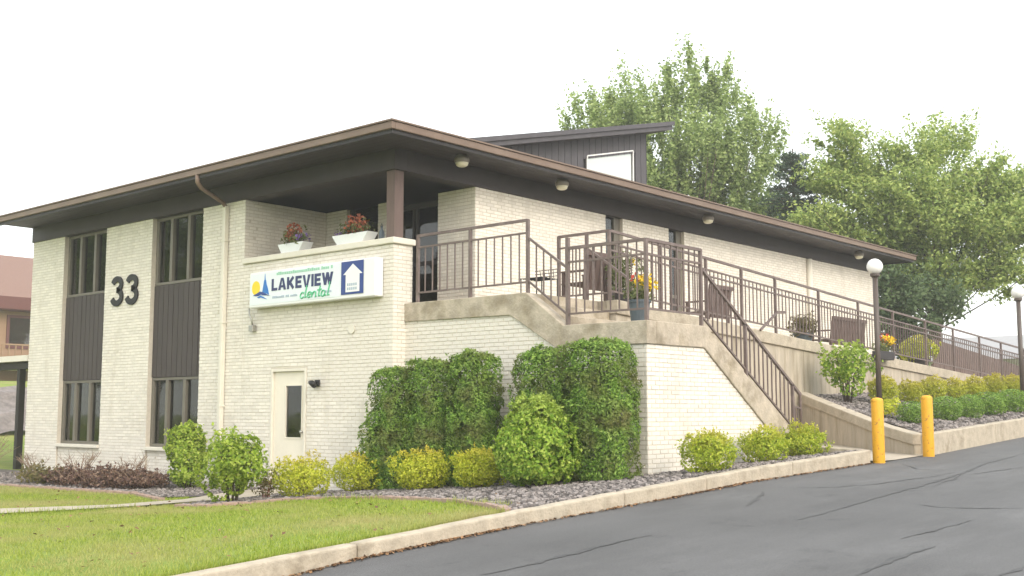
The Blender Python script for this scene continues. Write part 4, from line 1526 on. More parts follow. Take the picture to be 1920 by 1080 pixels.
# --- two bright leafy shrubs on the left
e = shrub_tag('leafy_shrub', (-1.0, 4.72, ground_z(-1.0, 4.72)), 'tall bright green leafy shrub under the right-hand lower window', 'shrub', 'bright green leafy shrubs')
foliage_ball('foliage', .33, .36, 1.24, 6200, .064, .042, M['lf_bright'], e, np.random.default_rng(27), power=2.9, lift=.12, clump=.08, nc=60, shoots=90, shoot_len=.13)
stems(e, M['bark'], 7, 1.1, .28, .016, pyr_)
e = shrub_tag('leafy_shrub', (-3.2, .10, ground_z(-3.2, .10)), 'wide bright green leafy shrub on bare stems beside the path', 'shrub', 'bright green leafy shrubs')
foliage_ball('foliage', .41, .43, 1.04, 5200, .062, .041, M['lf_bright'], e, np.random.default_rng(28), power=2.5, lift=.17, clump=.11, nc=45, inner=.5, shoots=110, shoot_len=.14)
stems(e, M['bark'], 7, .95, .36, .018, pyr_)
# --- maroon barberries and bare twigs under the left windows
MG = 'low maroon barberries under the left windows'
for i, (x, y, w_, h, lb, mm) in enumerate((
        (-2.05, 8.35, .95, .40, 'low olive-brown bush at the far left corner of the bed', 'lf_olive'),
        (-1.95, 7.45, .9, .42, 'low maroon barberry, leftmost of three under the windows', 'lf_maroon'),
        (-1.9, 6.2, .95, .50, 'low maroon barberry, middle of three under the windows', 'lf_maroon'),
        (-1.65, 5.35, 1.05, .46, 'low dark maroon barberry next to the tall bright green shrub', 'lf_maroon'))):
    e = shrub_tag('barberry_shrub', (x, y, ground_z(x, y)), lb, 'shrub', MG)
    foliage_ball('foliage', w_ / 2, w_ / 2, h * .72, 2300, .06, .035, M[mm], e, np.random.default_rng(40 + i), power=2.0, lift=.02, clump=.10, nc=30, shoots=90, shoot_len=.12)
    stems(e, M['twig'], 16, h, w_ * .5, .007, pyr_)
def twig_bush(loc, h, sp, n, label, seed, cat='shrub'):
    e = shrub_tag('bare_shrub', loc, label, cat, 'bare twiggy shrubs by the wall')
    rr = random.Random(seed)
    mb_ = MB()
    for k in range(n):
        a = rr.uniform(0, 6.28)
        s_ = sp * rr.uniform(.3, 1)
        p0 = Vector((.05 * math.cos(a), .05 * math.sin(a), -.05))
        p2 = Vector((s_ * math.cos(a), s_ * math.sin(a), h * rr.uniform(.6, 1)))
        p1 = p0.lerp(p2, .5) + Vector((rr.uniform(-.05, .05), rr.uniform(-.05, .05), .08))
        mb_.tube([p0, p1, p2], [.009, .007, .003], 5)
        for j in range(3):
            q = p1.lerp(p2, rr.uniform(0, .8))
            mb_.tube([q, q + Vector((rr.uniform(-.15, .15), rr.uniform(-.15, .15), rr.uniform(.05, .2)))], [.005, .002], 4)
    mb_.build('twigs', M['twig'], e, local=True)
twig_bush((-.9, 9.1, 0), .62, .5, 20, 'bare twiggy shrub against the pier below the number', 3)
twig_bush((-.8, 7.2, 0), .60, .5, 18, 'bare twiggy shrub against the wall below the right lower window', 4)
twig_bush((-.9, 11.2, 0), .55, .5, 18, 'bare twiggy shrub below the left lower window', 5)
twig_bush((-.5, 14.6, 0), 1.0, .9, 40, 'brown bare shrub at the foot of the dark carport post', 6)

# --- bed by the drive
e = shrub_tag('open_shrub', (9.35, -4.1, planter_z(9.35, -4.1)), 'tall open green shrub against the ramp wall beside the globe lamp', 'shrub', None)
foliage_ball('foliage', .44, .44, 1.22, 1900, .08, .05, M['lf_pyr'], e, np.random.default_rng(50), power=2.1, lift=.25, clump=.14, nc=30, shoots=100, shoot_len=.2)
stems(e, M['bark'], 7, 1.2, .36, .018, pyr_)
YG = 'yellow shrubs in a row along the ramp wall'
r_ = np.random.default_rng(51)
yrow = [(10.25, -4.5, .54, .58), (11.75, -4.5, .50, .47), (12.95, -4.55, .53, .54), (14.2, -4.6, .47, .48), (15.5, -4.6, .47, .50), (16.95, -4.6, .52, .54), (18.5, -4.6, .52, .50), (20.2, -4.6, .62, .55)]
ordn = ['first', 'second', 'third', 'fourth', 'fifth', 'sixth', 'seventh', 'eighth']
proto = None
for i, (x, y, w_, h) in enumerate(yrow):
    if i in (0, 3):
        e = shrub_tag('yellow_shrub', (x, y, planter_z(x, y)), '', 'shrub', YG)
        foliage_ball('foliage', .5, .5, 1.0, 3000, .085, .048, M['lf_row'], e, r_, power=3.0, lift=.05, clump=.07, shoots=140, shoot_len=.12)
        for k in e.children:
            for v in k.data.vertices:
                pass
        stems(e, M['twig'], 6, .7, .3, .014, pyr_)
        proto = e
    else:
        e = copy_tree(proto)
        e.rotation_euler.z = i * 1.7
    e.location = (x, y, planter_z(x, y))
    e.scale = (w_, w_, h)
    e['label'] = 'yellow-green shrub by the ramp wall, %s in the row from the globe lamp' % ordn[i]
BG = 'dark green boxwood mounds along the drive kerb'
brow = [(8.1, -6.0, .52, .42), (9.62, -6.05, .60, .47), (10.75, -6.12, .54, .48), (12.05, -6.12, .66, .50), (13.5, -6.12, .66, .51), (15.1, -6.15, .7, .48), (16.9, -6.15, .7, .48)]
proto = None
for i, (x, y, w_, h) in enumerate(brow):
    if proto is None:
        e = shrub_tag('boxwood_mound', (x, y, 0), '', 'shrub', BG)
        foliage_ball('foliage', .5, .5, 1.0, 3600, .075, .04, M['lf_box'], e, r_, power=2.6, lift=.02, clump=.035)
        proto = e
    else:
        e = copy_tree(proto)
        e.rotation_euler.z = i * 2.1
    e.location = (x, y, planter_z(x, y))
    e.scale = (w_, w_, h)
    e['label'] = 'dark green clipped boxwood mound, %s in the row from the right bollard' % ordn[i]
e = shrub_tag('spirea_shrub', (8.05, -5.55, planter_z(8.05, -5.55)), 'tiny orange-leaved shrub tucked behind the first boxwood mound', 'shrub', SPI)
foliage_ball('foliage', .2, .2, .38, 700, .05, .03, M['lf_spirea'], e, r_, clump=.05)

# --- trees
def tree(name, base, lobes, label, m, seed, n_cl, per, ln, wd, flat_=.6, trunk_r=.2, depth=.9, cat='tree', group=None, fork=2.5, nl=30, spray=(.45, .40, .36, 1.0), rt=(.6596, -.7516)):
    """lobes: (offset along rt, height, horizontal radius, vertical radius), filled with leaf clumps carried by limbs"""
    r_ = np.random.default_rng(seed)
    e = tag(empty(name, base), label, cat, group)
    bz = base[2]
    vol = np.array([l[2] ** 2 * l[3] for l in lobes])
    pr = vol ** .8 / (vol ** .8).sum()
    C = []
    for k in range(n_cl):
        l = lobes[r_.choice(len(lobes), p=pr)]
        d = spread_dir(1, r_)[0]
        t = r_.random() ** .4
        du = d[0] * t * l[2]
        dv = d[1] * t * max(l[2], 1.2) * depth
        # lobes sit at different depths through the crown
        dv0 = ((hash((round(l[0], 2), seed)) % 100) / 100 - .5) * 1.6
        C.append((rt[0] * (l[0] + du) - rt[1] * (dv + dv0), rt[1] * (l[0] + du) + rt[0] * (dv + dv0), l[1] - bz + d[2] * t * l[3]))
    C = np.array(C)
    n = n_cl * per
    idx = np.repeat(np.arange(n_cl), per)
    # each clump is a spray drawn out along the limb that carries it
    Q = C - np.array([0, 0, min(fork, C[:, 2].min() + 1)])
    Q = Q * np.array([1, 1, spray[3]])
    Q /= np.linalg.norm(Q, axis=1, keepdims=True) + 1e-9
    cs = (r_.uniform(.6, 1.45, n_cl) * np.where(r_.random(n_cl) < .25, .55, 1))[idx][:, None]
    D = spread_dir(n, r_) * (r_.random((n, 1)) ** .5)
    along = np.clip(r_.normal(0, .5, (n, 1)), -1.1, 1.0)
    P = C[idx] + cs * (D * np.array([spray[1], spray[1], spray[2]]) * (1.15 - .35 * np.abs(along)) + Q[idx] * along * spray[0])
    V, F = leaf_geo(P, D * .5 + np.array([0, 0, .6]), ln, wd, .6, r_)
    crown = np_mesh('crown', V, F, M[m], e)
    # trunk and limbs
    mb_ = MB()
    zmin = C[:, 2].min()
    ztop = C[:, 2].max()
    fz = min(fork, zmin + 1)
    mb_.tube([(0, 0, -.3), (.05, .03, fz * .5), (0, 0, fz), (.1, -.1, fz + (ztop - fz) * .35), (.05, .1, fz + (ztop - fz) * .75)], [trunk_r * 1.2, trunk_r, trunk_r * .9, trunk_r * .55, trunk_r * .12], 9)
    mb_.build('trunk', M['bark'], e, local=True, smooth=True)
    mb_ = MB()
    sel = r_.choice(n_cl, min(n_cl, nl), replace=False)
    for k in sel:
        c = Vector(C[k])
        h0 = fz + max(0, (c.z - fz)) * r_.uniform(.0, .45)
        p0 = Vector((0, 0, h0))
        mid = p0.lerp(c, .5) + Vector((0, 0, -.12 * (c - p0).length * r_.uniform(-.3, 1)))
        ra = trunk_r * .26 * r_.uniform(.4, 1)
        mb_.tube([p0, mid, c], [ra, ra * .6, .012], 6)
    mb_.build('limbs', M['bark'], e, local=True, smooth=True)
    return e
LA = [(-3.89, 13.25, 1.51, 1.3), (-2.05, 14.0, 1.45, 1.6), (0.11, 14.9, 1.45, 1.6), (1.45, 14.4, 1.0, 1.5), (-1.08, 11.85, 3.0, 1.94), (1.94, 11.85, 1.94, 1.94), (2.9, 11.3, 0.9, 1.19), (0.43, 9.92, 2.81, 1.51), (-1.51, 9.71, 1.73, 1.3), (1.8, 8.6, 2.2, 1.2), (3.4, 9.6, 1.1, 1.2)]
treeA = tree('maple_tree', (25.88, 10.15, ground_z(25.88, 10.15)), LA, 'tall light green tree rising behind the clerestory roof', 'lf_treeA', 61, 640, 125, .155, .095, trunk_r=.20, nl=30, spray=(.85, .27, .30, 1.5))
LB = [(-2.9, 11.2, 1.0, 0.75), (-3.2, 9.76, 1.2, 0.75), (-2.07, 10.32, 1.69, 0.8), (-0.28, 10.7, 0.94, 0.9), (0.85, 11.2, 0.85, 0.6), (-0.75, 9.01, 2.44, 0.9), (1.69, 9.57, 1.5, 0.75), (-4.2, 8.3, 1.2, 0.5), (-2.25, 7.89, 2.25, 0.75), (0.56, 7.89, 2.44, 1.0), (2.63, 8.26, 1.13, 1.2), (0.0, 6.21, 2.07, 0.85), (2.25, 6.39, 1.32, 0.85), (-1.32, 6.58, 1.13, 0.85), (3.57, 9.38, 0.94, 0.94), (4.2, 7.6, 1.2, 1.5)]
treeB = tree('locust_tree', (26.43, .41, ground_z(26.43, .41)), LB, 'broad spreading green tree with layered boughs behind the ramp', 'lf_treeB', 62, 900, 110, .15, .08, trunk_r=.18, fork=2.2, nl=40, spray=(.66, .40, .19, .45))
tree('dark_tree', (31.3, 10.0, ground_z(31.3, 10)), [(-.23, 10.2, 1.5, 1.3), (.94, 9.8, 1.6, 1.2), (.2, 8.6, 2.2, 1.4), (2.4, 8.8, 1.6, 1.3)], 'dark green tree low between the two big light green trees', 'lf_dark', 63, 120, 90, .24, .14, flat_=.9, trunk_r=.16)
tree('dark_tree', (23.61, .59, ground_z(23.61, .59)), [(-.25, 5.6, .95, 1.0), (.6, 5.3, .9, .75), (.1, 4.4, 1.1, .9), (-.6, 4.6, .8, .9), (1.4, 5.1, .8, .5)], 'dark green bushy tree behind the far end of the building', 'lf_dark', 64, 110, 90, .16, .09, flat_=.8, trunk_r=.1, fork=1.5)
# spruce
def spruce(base, h, r0, label, seed):
    rr = np.random.default_rng(seed)
    e = tag(empty('spruce_tree', base), label, 'tree')
    MB().tube([(0, 0, -.3), (0, 0, h * .5), (0, 0, h)], [.2, .12, .02], 8).build('trunk', M['bark'], e, local=True)
    P, N = [], []
    mb_ = MB()
    z = 1.2
    while z < h - .15:
        rad = r0 * (1 - z / h) ** .6 + .15
        nb = 9
        for k in range(nb):
            a = rr.uniform(0, 6.28)
            L_ = rad * rr.uniform(.7, 1.12)
            tip = np.array([L_ * math.cos(a), L_ * math.sin(a), z - .12 * L_ + .25 * L_ * rr.uniform(0, 1)])
            p0 = np.array([0, 0, z])
            mb_.tube([tuple(p0), tuple((p0 + tip) / 2 + np.array([0, 0, -.05])), tuple(tip)], [.025, .016, .006], 4)
            nn = int(48 * L_) + 20
            t = rr.random((nn, 1)) ** .7
            q = p0 + (tip - p0) * t + rr.normal(0, .09, (nn, 3)) * (1.1 - t * .5)
            P.append(q)
        z += .27
    P = np.concatenate(P)
    V, F = leaf_geo(P, np.zeros_like(P) + np.array([0, 0, .8]), .24, .05, .5, rr)
    np_mesh('crown', V, F, M['lf_needle'], e)
    mb_.build('limbs', M['bark'], e, local=True)
spruce((25.0, 5.05, ground_z(25.0, 5.05)), 9.9, 2.9, 'dark blue-green spruce between the two big trees', 65)
# trees across the street, seen in the window panes
for i, (src, x, y, rz, s_) in enumerate(((treeA, -15, 37, 1.0, .95), (treeB, -21, 43, 2.2, 1.1), (treeA, -19, 52, 3.6, 1.0), (treeB, -27, 58, 4.4, 1.2))):
    c = copy_tree(src)
    c.location = (x, y, -.5)
    c.rotation_euler.z = rz
    c.scale = (s_, s_, s_)
    c['group'] = 'trees across the street reflected in the window panes'
    c['label'] = 'tree across the street reflected in the panes, ' + ['nearest to the left windows', 'second along the street', 'third along the street', 'farthest along the street'][i]
# ------------------------------------------------------------------ lawn blades and gravel stones
def scatter_grass(n):
    X = rng.uniform(-11.5, -2.2, n)
    Y = rng.uniform(-6.5, 11, n)
    keep = []
    for i in range(n):
        x, y = X[i], Y[i]
        if in_b1(x, y) or in_b2(x, y) or in_path(x, y):
            continue
        # only what the photo can show
        d = Vector((x, y, 0)) - CAMP
        if d.length > 30:
            continue
        keep.append(i)
    X, Y = X[keep], Y[keep]
    Z = np.array([ground_z(x, y) for x, y in zip(X, Y)])
    n = len(X)
    a = rng.uniform(0, 6.28, n)
    h = rng.uniform(.02, .05, n)
    wv = .007
    lean = rng.normal(0, .018, (n, 2))
    A = np.stack([X - wv * np.cos(a), Y - wv * np.sin(a), Z - .005], 1)
    B = np.stack([X + wv * np.cos(a), Y + wv * np.sin(a), Z - .005], 1)
    Cc = np.stack([X + lean[:, 0], Y + lean[:, 1], Z + h], 1)
    V = np.stack([A, B, Cc], 1).reshape(-1, 3)
    o = np_mesh('grass', V, np.arange(n * 3).reshape(n, 3), M['grass'])
    tag(o, 'short mown grass blades across the front lawn', 'grass', kind='stuff')
scatter_grass(150000)
def edge_grass(lines, label):
    P = []
    for (a, b, n_, j) in lines:
        t = rng.random((n_, 1))
        P.append(np.array(a) + (np.array(b) - np.array(a)) * t + rng.normal(0, j, (n_, 2)))
    P = np.concatenate(P)
    n_ = len(P)
    Z = np.array([ground_z(x, y) for x, y in P])
    a = rng.uniform(0, 6.28, n_)
    h = rng.uniform(.04, .10, n_) * np.where(rng.random(n_) < .3, 1.3, .8)
    A = np.stack([P[:, 0] - .007 * np.cos(a), P[:, 1] - .007 * np.sin(a), Z - .01], 1)
    B = np.stack([P[:, 0] + .007 * np.cos(a), P[:, 1] + .007 * np.sin(a), Z - .01], 1)
    T = np.stack([P[:, 0] + rng.normal(0, .03, n_), P[:, 1] + rng.normal(-.01, .03, n_), Z + h], 1)
    tag(np_mesh('grass', np.stack([A, B, T], 1).reshape(-1, 3), np.arange(n_ * 3).reshape(n_, 3), M['grass']), label, 'grass', kind='stuff')
edge_grass([((-11, -6.46), (-4.3, -6.46), 4200, .02), ((-3.75, -6.05), (-3.3, -4.64), 350, .04), ((-2.75, -2.75), (-2.65, -1.44), 260, .03)] +
           [(PATH[i], PATH[i + 1], 500, .03) for i in range(2)] + [(PATH[-1 - i], PATH[-2 - i], 500, .03) for i in range(3)],
           'longer untrimmed grass along the kerb and the path')

def scatter_stones(n, box, inside, fz, label, size=(.018, .042)):
    X = rng.uniform(box[0], box[1], n)
    Y = rng.uniform(box[2], box[3], n)
    k = [i for i in range(n) if inside(X[i], Y[i])]
    X, Y = X[k], Y[k]
    n = len(X)
    Z = np.array([fz(x, y) for x, y in zip(X, Y)])
    s_ = rng.uniform(size[0], size[1], n)
    base = np.array([(1, 0, 0), (0, 1, 0), (-1, 0, 0), (0, -1, 0), (.5, .5, .7), (-.5, .5, .6), (-.5, -.5, .7), (.5, -.5, .6)])
    fc = np.array([(0, 1, 4, 4), (1, 2, 5, 5), (2, 3, 6, 6), (3, 0, 7, 7), (4, 1, 5, 5), (5, 2, 6, 6), (6, 3, 7, 7), (7, 0, 4, 4), (4, 5, 6, 7)])
    tri = np.array([(0, 1, 4), (1, 2, 5), (2, 3, 6), (3, 0, 7), (4, 1, 5), (5, 2, 6), (6, 3, 7), (7, 0, 4), (4, 5, 6), (4, 6, 7)])
    V = base[None] * s_[:, None, None] * rng.uniform(.7, 1.3, (n, 8, 3))
    ang = rng.uniform(0, 6.28, n)
    c, s2 = np.cos(ang)[:, None], np.sin(ang)[:, None]
    vx = V[:, :, 0] * c - V[:, :, 1] * s2
    vy = V[:, :, 0] * s2 + V[:, :, 1] * c
    V = np.stack([vx + X[:, None], vy + Y[:, None], V[:, :, 2] + Z[:, None]], 2).reshape(-1, 3)
    F = (tri[None] + (np.arange(n) * 8)[:, None, None]).reshape(-1, 3)
    o = np_mesh('gravel', V, F, M['stone'])
    tag(o, label, 'gravel', kind='stuff')
scatter_stones(16000, (-4.4, 5.3, -6.5, 2.2), in_b1, lambda x, y: ground_z(x, y) + .022, 'loose grey and purple stones in the front bed')
scatter_stones(5000, (-3.3, 0, 3, 13), in_b2, lambda x, y: ground_z(x, y) + .022, 'loose dark stones under the left windows')
scatter_stones(9000, (7, 20, -6.6, -3.2), in_pl, lambda x, y: planter_z(x, y) + .003, 'loose grey stones in the bed along the ramp', (.025, .055))

# ------------------------------------------------------------------ paver edging between lawn and beds
def edging(poly, label):
    e = tag(empty('garden_edging', (poly[0][0], poly[0][1], 0)), label, 'edging')
    me0 = None
    pts = [Vector(p) for p in poly]
    seg = 0
    d = 0.0
    L_ = [(pts[i + 1] - pts[i]).length for i in range(len(pts) - 1)]
    tot = sum(L_)
    s_ = .12
    while s_ < tot - .1:
        acc = 0
        for i, l in enumerate(L_):
            if acc + l >= s_:
                break
            acc += l
        p = pts[i].lerp(pts[i + 1], (s_ - acc) / l)
        dr_ = (pts[i + 1] - pts[i]).normalized()
        if me0 is None:
            o = MB().box(-.11, .11, -.055, .055, -.06, .035).build('paver', M['paver'], e, local=True, bevel=.008)
            me0 = o.data
        else:
            o = bpy.data.objects.new('paver', me0)
            COL.objects.link(o)
            o.parent = e
        z = ground_z(p.x, p.y)
        o.location = (p.x - poly[0][0], p.y - poly[0][1], z + .012 + rnd.uniform(-.006, .006))
        o.rotation_euler = (rnd.uniform(-.04, .04), rnd.uniform(-.04, .04), math.atan2(dr_.y, dr_.x) + rnd.uniform(-.05, .05))
        s_ += .232
edging([(-4.22, -6.45), (-3.9, -6.05), (-3.5, -5.3), (-3.23, -4.64), (-2.9, -3.7), (-2.67, -2.75), (-2.54, -1.44), (-2.75, -.7), (-3.3, -.65), (-3.95, -.4), (-4.0, .35)], 'pinkish paver edging curving between front lawn and gravel bed')
edging([(-3.5, 17.5), (-3.0, 9.5), (-2.66, 6.14), (-2.4, 4.3), (-2.75, 3.1), (-2.9, 2.5)], 'pinkish paver edging in front of the maroon barberries')

# ------------------------------------------------------------------ sealed cracks in the asphalt
def crack(pts, w_, label_i):
    P = []
    wob_ = (0, 0)
    rr = random.Random(label_i)
    for i in range(len(pts) - 1):
        a, b = Vector(pts[i]), Vector(pts[i + 1])
        k = max(2, int((b - a).length / .09))
        for t in range(k):
            q = a.lerp(b, t / k)
            wob_ = (wob_[0] * .6 + rr.uniform(-.02, .02), wob_[1] * .6 + rr.uniform(-.018, .018))
            P.append(q + Vector(wob_))
    P.append(Vector(pts[-1]))
    mb_ = MB()
    n = len(P)
    for i, p in enumerate(P):
        d = (P[min(n - 1, i + 1)] - P[max(0, i - 1)]).normalized()
        nn = Vector((-d.y, d.x))
        ww = w_ * .7 * (rr.uniform(.3, 1.5)) * min(1, .25 + 1.6 * min(i, n - 1 - i) / n)
        for s_ in (1, -1):
            q = p + nn * ww * s_ / 2
            mb_.v.append((q.x, q.y, lotfn(q.x, q.y) + .005))
    for i in range(n - 1):
        mb_.f.append((2 * i, 2 * i + 1, 2 * i + 3, 2 * i + 2))
    o = mb_.build('sealed_crack', M['sealant'])
    tag(o, kind='structure')
CR = [([(-6.56, -8.19), (-5.88, -8.26), (-5.28, -8.26), (-4.61, -8.26), (-4.21, -8.31)], 0.1), ([(-2.47, -9.0), (-0.97, -8.91), (-0.11, -8.92), (0.89, -8.92), (2.59, -8.7), (5.26, -8.31), (7.89, -8.07)], 0.09), ([(0.1, -7.22), (0.4, -7.99), (1.15, -8.31), (2.48, -8.44), (3.52, -8.44)], 0.06), ([(-1.61, -7.89), (-0.72, -7.56), (-0.31, -7.37)], 0.1), ([(-5.12, -10.8), (-4.5, -10.79), (-3.88, -10.81), (-3.54, -10.84)], 0.09), ([(-3.28, -10.43), (-3.02, -10.47), (-2.37, -10.48), (-1.65, -10.53)], 0.06), ([(-0.69, -9.55), (-0.81, -9.84), (-0.76, -10.23), (-0.56, -10.66)], 0.06), ([(3.13, -8.73), (4.08, -8.87), (4.84, -9.0)], 0.06), ([(-4.58, -11.74), (-4.31, -11.76), (-4.13, -11.76)], 0.1), ([(0.97, -9.1), (1.74, -8.91), (2.22, -8.91), (3.28, -8.6)], 0.06), ([(4.72, -7.13), (3.79, -7.77), (3.84, -8.4)], 0.05)]
for i, (p, w_) in enumerate(CR):
    crack(p, w_, i)

# ------------------------------------------------------------------ seats on the ramp terrace
def slat_bench(x0, x1, y, label, nslat):
    z = ramp_z((x0 + x1) / 2)
    e = tag(empty('wooden_bench', ((x0 + x1) / 2, y, z)), label, 'bench', 'brown slat-backed benches on the ramp')
    for k in range(nslat):
        a = x0 + (x1 - x0) * k / nslat
        b = x0 + (x1 - x0) * (k + 1) / nslat
        MB().prism([(y - .02, z + .30), (y + .02, z + .30), (y - .08, z + .98), (y - .12, z + .98)], 'x', a + .012, b - .012).build('back_slat', M['wood'], e)
    MB().box(x0, x1, y - .145, y - .105, z + .90, z + .98).build('back_rail', M['wood'], e)
    for k in range(4):
        MB().box(x0, x1, y + .03 + k * .12, y + .13 + k * .12, z + .40, z + .43).build('seat_slat', M['wood'], e)
    for xx in (x0 + .04, x1 - .04):
        for yy in (y - .02, y + .46):
            MB().box(xx - .03, xx + .03, yy - .03, yy + .03, z, z + (.62 if yy > y else .40)).build('leg', M['wood'], e)
        MB().box(xx - .045, xx + .045, y - .05, y + .50, z + .62, z + .65).build('armrest', M['wood'], e)
slat_bench(2.42, 3.12, -2.35, 'narrow brown slat-backed seat behind the upper landing railing', 5)
slat_bench(6.72, 7.62, -2.25, 'brown slat-backed seat behind the top of the stair railing', 6)
slat_bench(12.3, 14.2, -2.3, 'long brown slat-backed bench far down the ramp near the globe lamp', 8)
# black wire chair at the landing
e = tag(empty('wire_chair', (1.75, -1.9, 3.42)), 'low black wire chair on the upper landing behind the sloping railing', 'chair')
mb = MB()
for k in range(6):
    y = -2.15 + k * .1
    mb.tube([(1.98, y, 3.84), (1.95, y, 4.02)], .006, 5)
for z in (3.84, 3.90, 3.96, 4.02):
    mb.tube([(1.965, -2.17, z), (1.965, -1.63, z)], .007, 5)
mb.build('backrest', M['black'], e)
mb = MB()
for k in range(7):
    x = 1.52 + k * .075
    mb.tube([(x, -2.15, 3.84), (x, -1.65, 3.84)], .006, 5)
mb.build('seat', M['black'], e)
for x in (1.53, 1.96):
    for y in (-2.14, -1.66):
        MB().tube([(x, y, 3.42), (x, y, 3.85)], .012, 6).build('leg', M['black'], e)

# ------------------------------------------------------------------ pots, planters and flowers
def blossoms(name, c, rad, n, size, m, parent, seed, flat_=.7):
    rr = np.random.default_rng(seed)
    D = spread_dir(n, rr) * rr.random((n, 1)) ** .4 * np.array([1, 1, flat_]) * rad
    P = D + np.array(c)
    V, F = leaf_geo(P, D + np.array([0, 0, .1]), size, size * .8, .5, rr)
    o = np_mesh(name, V, F, M[m], parent)
    o['kind'] = 'stuff'
    return o
def round_pot(loc, r0, r1, h, m, label, cat='flower pot', name='flower_pot'):
    e = tag(empty(name, loc), label, cat, 'pots of plants on the ramp and landings')
    MB().lathe([(r0, 0), (r1 * .97, h - .04), (r1 + .015, h - .04), (r1 + .015, h), (r1 - .02, h), (r1 - .03, h - .06)], (0, 0, 0), 20, cap=False).build('pot', M[m], e, local=True)
    MB().lathe([(.001, h - .06), (r1 - .028, h - .06)], (0, 0, 0), 20, cap=False).build('soil', M['soil'], e, local=True)
    return e
e = round_pot((.78, -4.72, 2.85), .13, .17, .36, 'pot_blue', 'slate blue pot of yellow flowers at the corner of the lower landing')
foliage_ball('foliage', .20, .20, .62, 500, .09, .04, M['lf_pot'], e, np.random.default_rng(71), lift=.3, clump=.06)
blossoms('flowers', (.08, -.06, .62), .22, 150, .07, 'petal_yellow', e, 72)
blossoms('flowers', (0, .03, .70), .14, 14, .06, 'petal_red', e, 73)
stems(e, M['lf_pot'], 8, .75, .18, .006, pyr_)
e = round_pot((3.1, -2.75, ramp_z(3.1)), .13, .17, .32, 'pot_dark', 'charcoal pot of grey-green foliage behind the lower landing railing')
foliage_ball('foliage', .26, .26, .95, 1400, .07, .03, M['lf_pot'], e, np.random.default_rng(74), lift=.28, clump=.08)
blossoms('flowers', (.1, -.15, .85), .10, 30, .06, 'petal_yellow', e, 75)
e = round_pot((9.75, -2.9, ramp_z(9.75)), .18, .22, .22, 'pot_blue', 'wide dark bowl with a brownish bush on the ramp behind the railing')
foliage_ball('foliage', .30, .30, .62, 1500, .07, .028, M['lf_olive'], e, np.random.default_rng(76), lift=.18, clump=.08)
e = round_pot((16.7, -2.75, ramp_z(16.7)), .22, .28, .25, 'pot_dark', 'dark pot with a broad olive bush far along the ramp')
foliage_ball('foliage', .50, .50, .85, 1700, .09, .045, M['lf_row'], e, np.random.default_rng(77), lift=.18, clump=.08)
# hanging planter box on the ramp wall
zb_ = ramp_z(12.9) - .12
e = tag(empty('planter_box', (12.9, -3.4, zb_)), 'dark planter box of yellow and red flowers hanging on the ramp wall', 'planter')
MB().prism([(-.09, 0), (.09, 0), (.11, .2), (-.11, .2)], 'x', -.42, .42).build('box', M['pot_dark'], e, local=True, bevel=.01)
foliage_ball('foliage', .42, .12, .5, 600, .07, .03, M['lf_pot'], e, np.random.default_rng(78), lift=.16, clump=.06)
blossoms('flowers', (.15, 0, .45), .24, 120, .075, 'petal_yellow', e, 79)
blossoms('flowers', (.0, 0, .52), .2, 30, .07, 'petal_red', e, 80)
for xx in (-.3, .3):
    MB().bar((xx, .10, .12), (xx, .24, .14), .02, .01).build('hook', M['rail'], e, local=True)
# white window boxes on the parapet
def white_box(yc, w_, label, seed, rust, purple):
    e = tag(empty('flower_box', (.14, yc, 4.586)), label, 'planter', 'white flower boxes on the parapet')
    h = .19
    MB().prism([(-w_ * .34, 0), (w_ * .34, 0), (w_ * .5, h), (-w_ * .5, h)], 'x', -.13, .13).build('box', M['pot_white'], e, local=True, bevel=.008)
    MB().box(-.115, .115, -w_ * .47, w_ * .47, h + .001, h + .012).build('soil', M['soil'], e, local=True)
    foliage_ball('foliage', .14, w_ * .42, .42, 420, .07, .03, M['lf_pot'], e, np.random.default_rng(seed), lift=.16, clump=.06)
    for (c, r_, n) in rust:
        blossoms('flowers', c, r_, n, .06, 'petal_rust', e, seed + 1, flat_=1.1)
    for (c, r_, n) in purple:
        blossoms('flowers', c, r_, n, .045, 'petal_purple', e, seed + 2)
    return e
white_box(2.98, .80, 'white flower box with rust and purple flowers, the left one on the parapet', 81,
          [((0, .05, .42), .17, 150), ((0, .15, .32), .12, 60)], [((-.02, -.27, .28), .16, 70)])
white_box(1.22, 1.02, 'white flower box with orange-red flowers near the porch post', 85,
          [((0, -.02, .34), .22, 180), ((0, -.2, .36), .14, 70)], [((-.02, .38, .22), .13, 40)])
# dark bottle-like lantern by the post
e = tag(empty('lantern', (.16, .50, 4.586)), 'small dark green lantern on the parapet beside the porch post', 'lantern')
MB().lathe([(.05, 0), (.055, .02), (.05, .16), (.02, .22), (.018, .27)], (0, 0, 0), 12).build('body', M['pot_blue'], e, local=True, smooth=True)
MB().tube([(0, -.03, .26), (0, 0, .32), (0, .03, .26)], .006, 5).build('handle', M['black'], e, local=True)

# ------------------------------------------------------------------ carport at the left side
e = tag(empty('carport', (.5, 15.2, 0)), 'dark carport post and beam at the far left corner of the building', 'carport')
MB().box(.38, .54, 14.80, 14.96, -.1, 2.62).build('post', M['bronze'], e)
MB().box(.30, .60, 13.9, 21, 2.62, 2.78).build('beam', M['bronze'], e)
MB().box(.1, 4.8, 13.85, 21, 2.80, 2.95).build('roof', M['cream'], e)
MB().box(4.2, 4.36, 14.8, 14.96, -.1, 2.62).build('post', M['bronze'], e)
MB().box(.38, .54, 20.4, 20.56, -.1, 2.62).build('post', M['bronze'], e)
MB().box(4.2, 4.36, 20.4, 20.56, -.1, 2.62).build('post', M['bronze'], e)

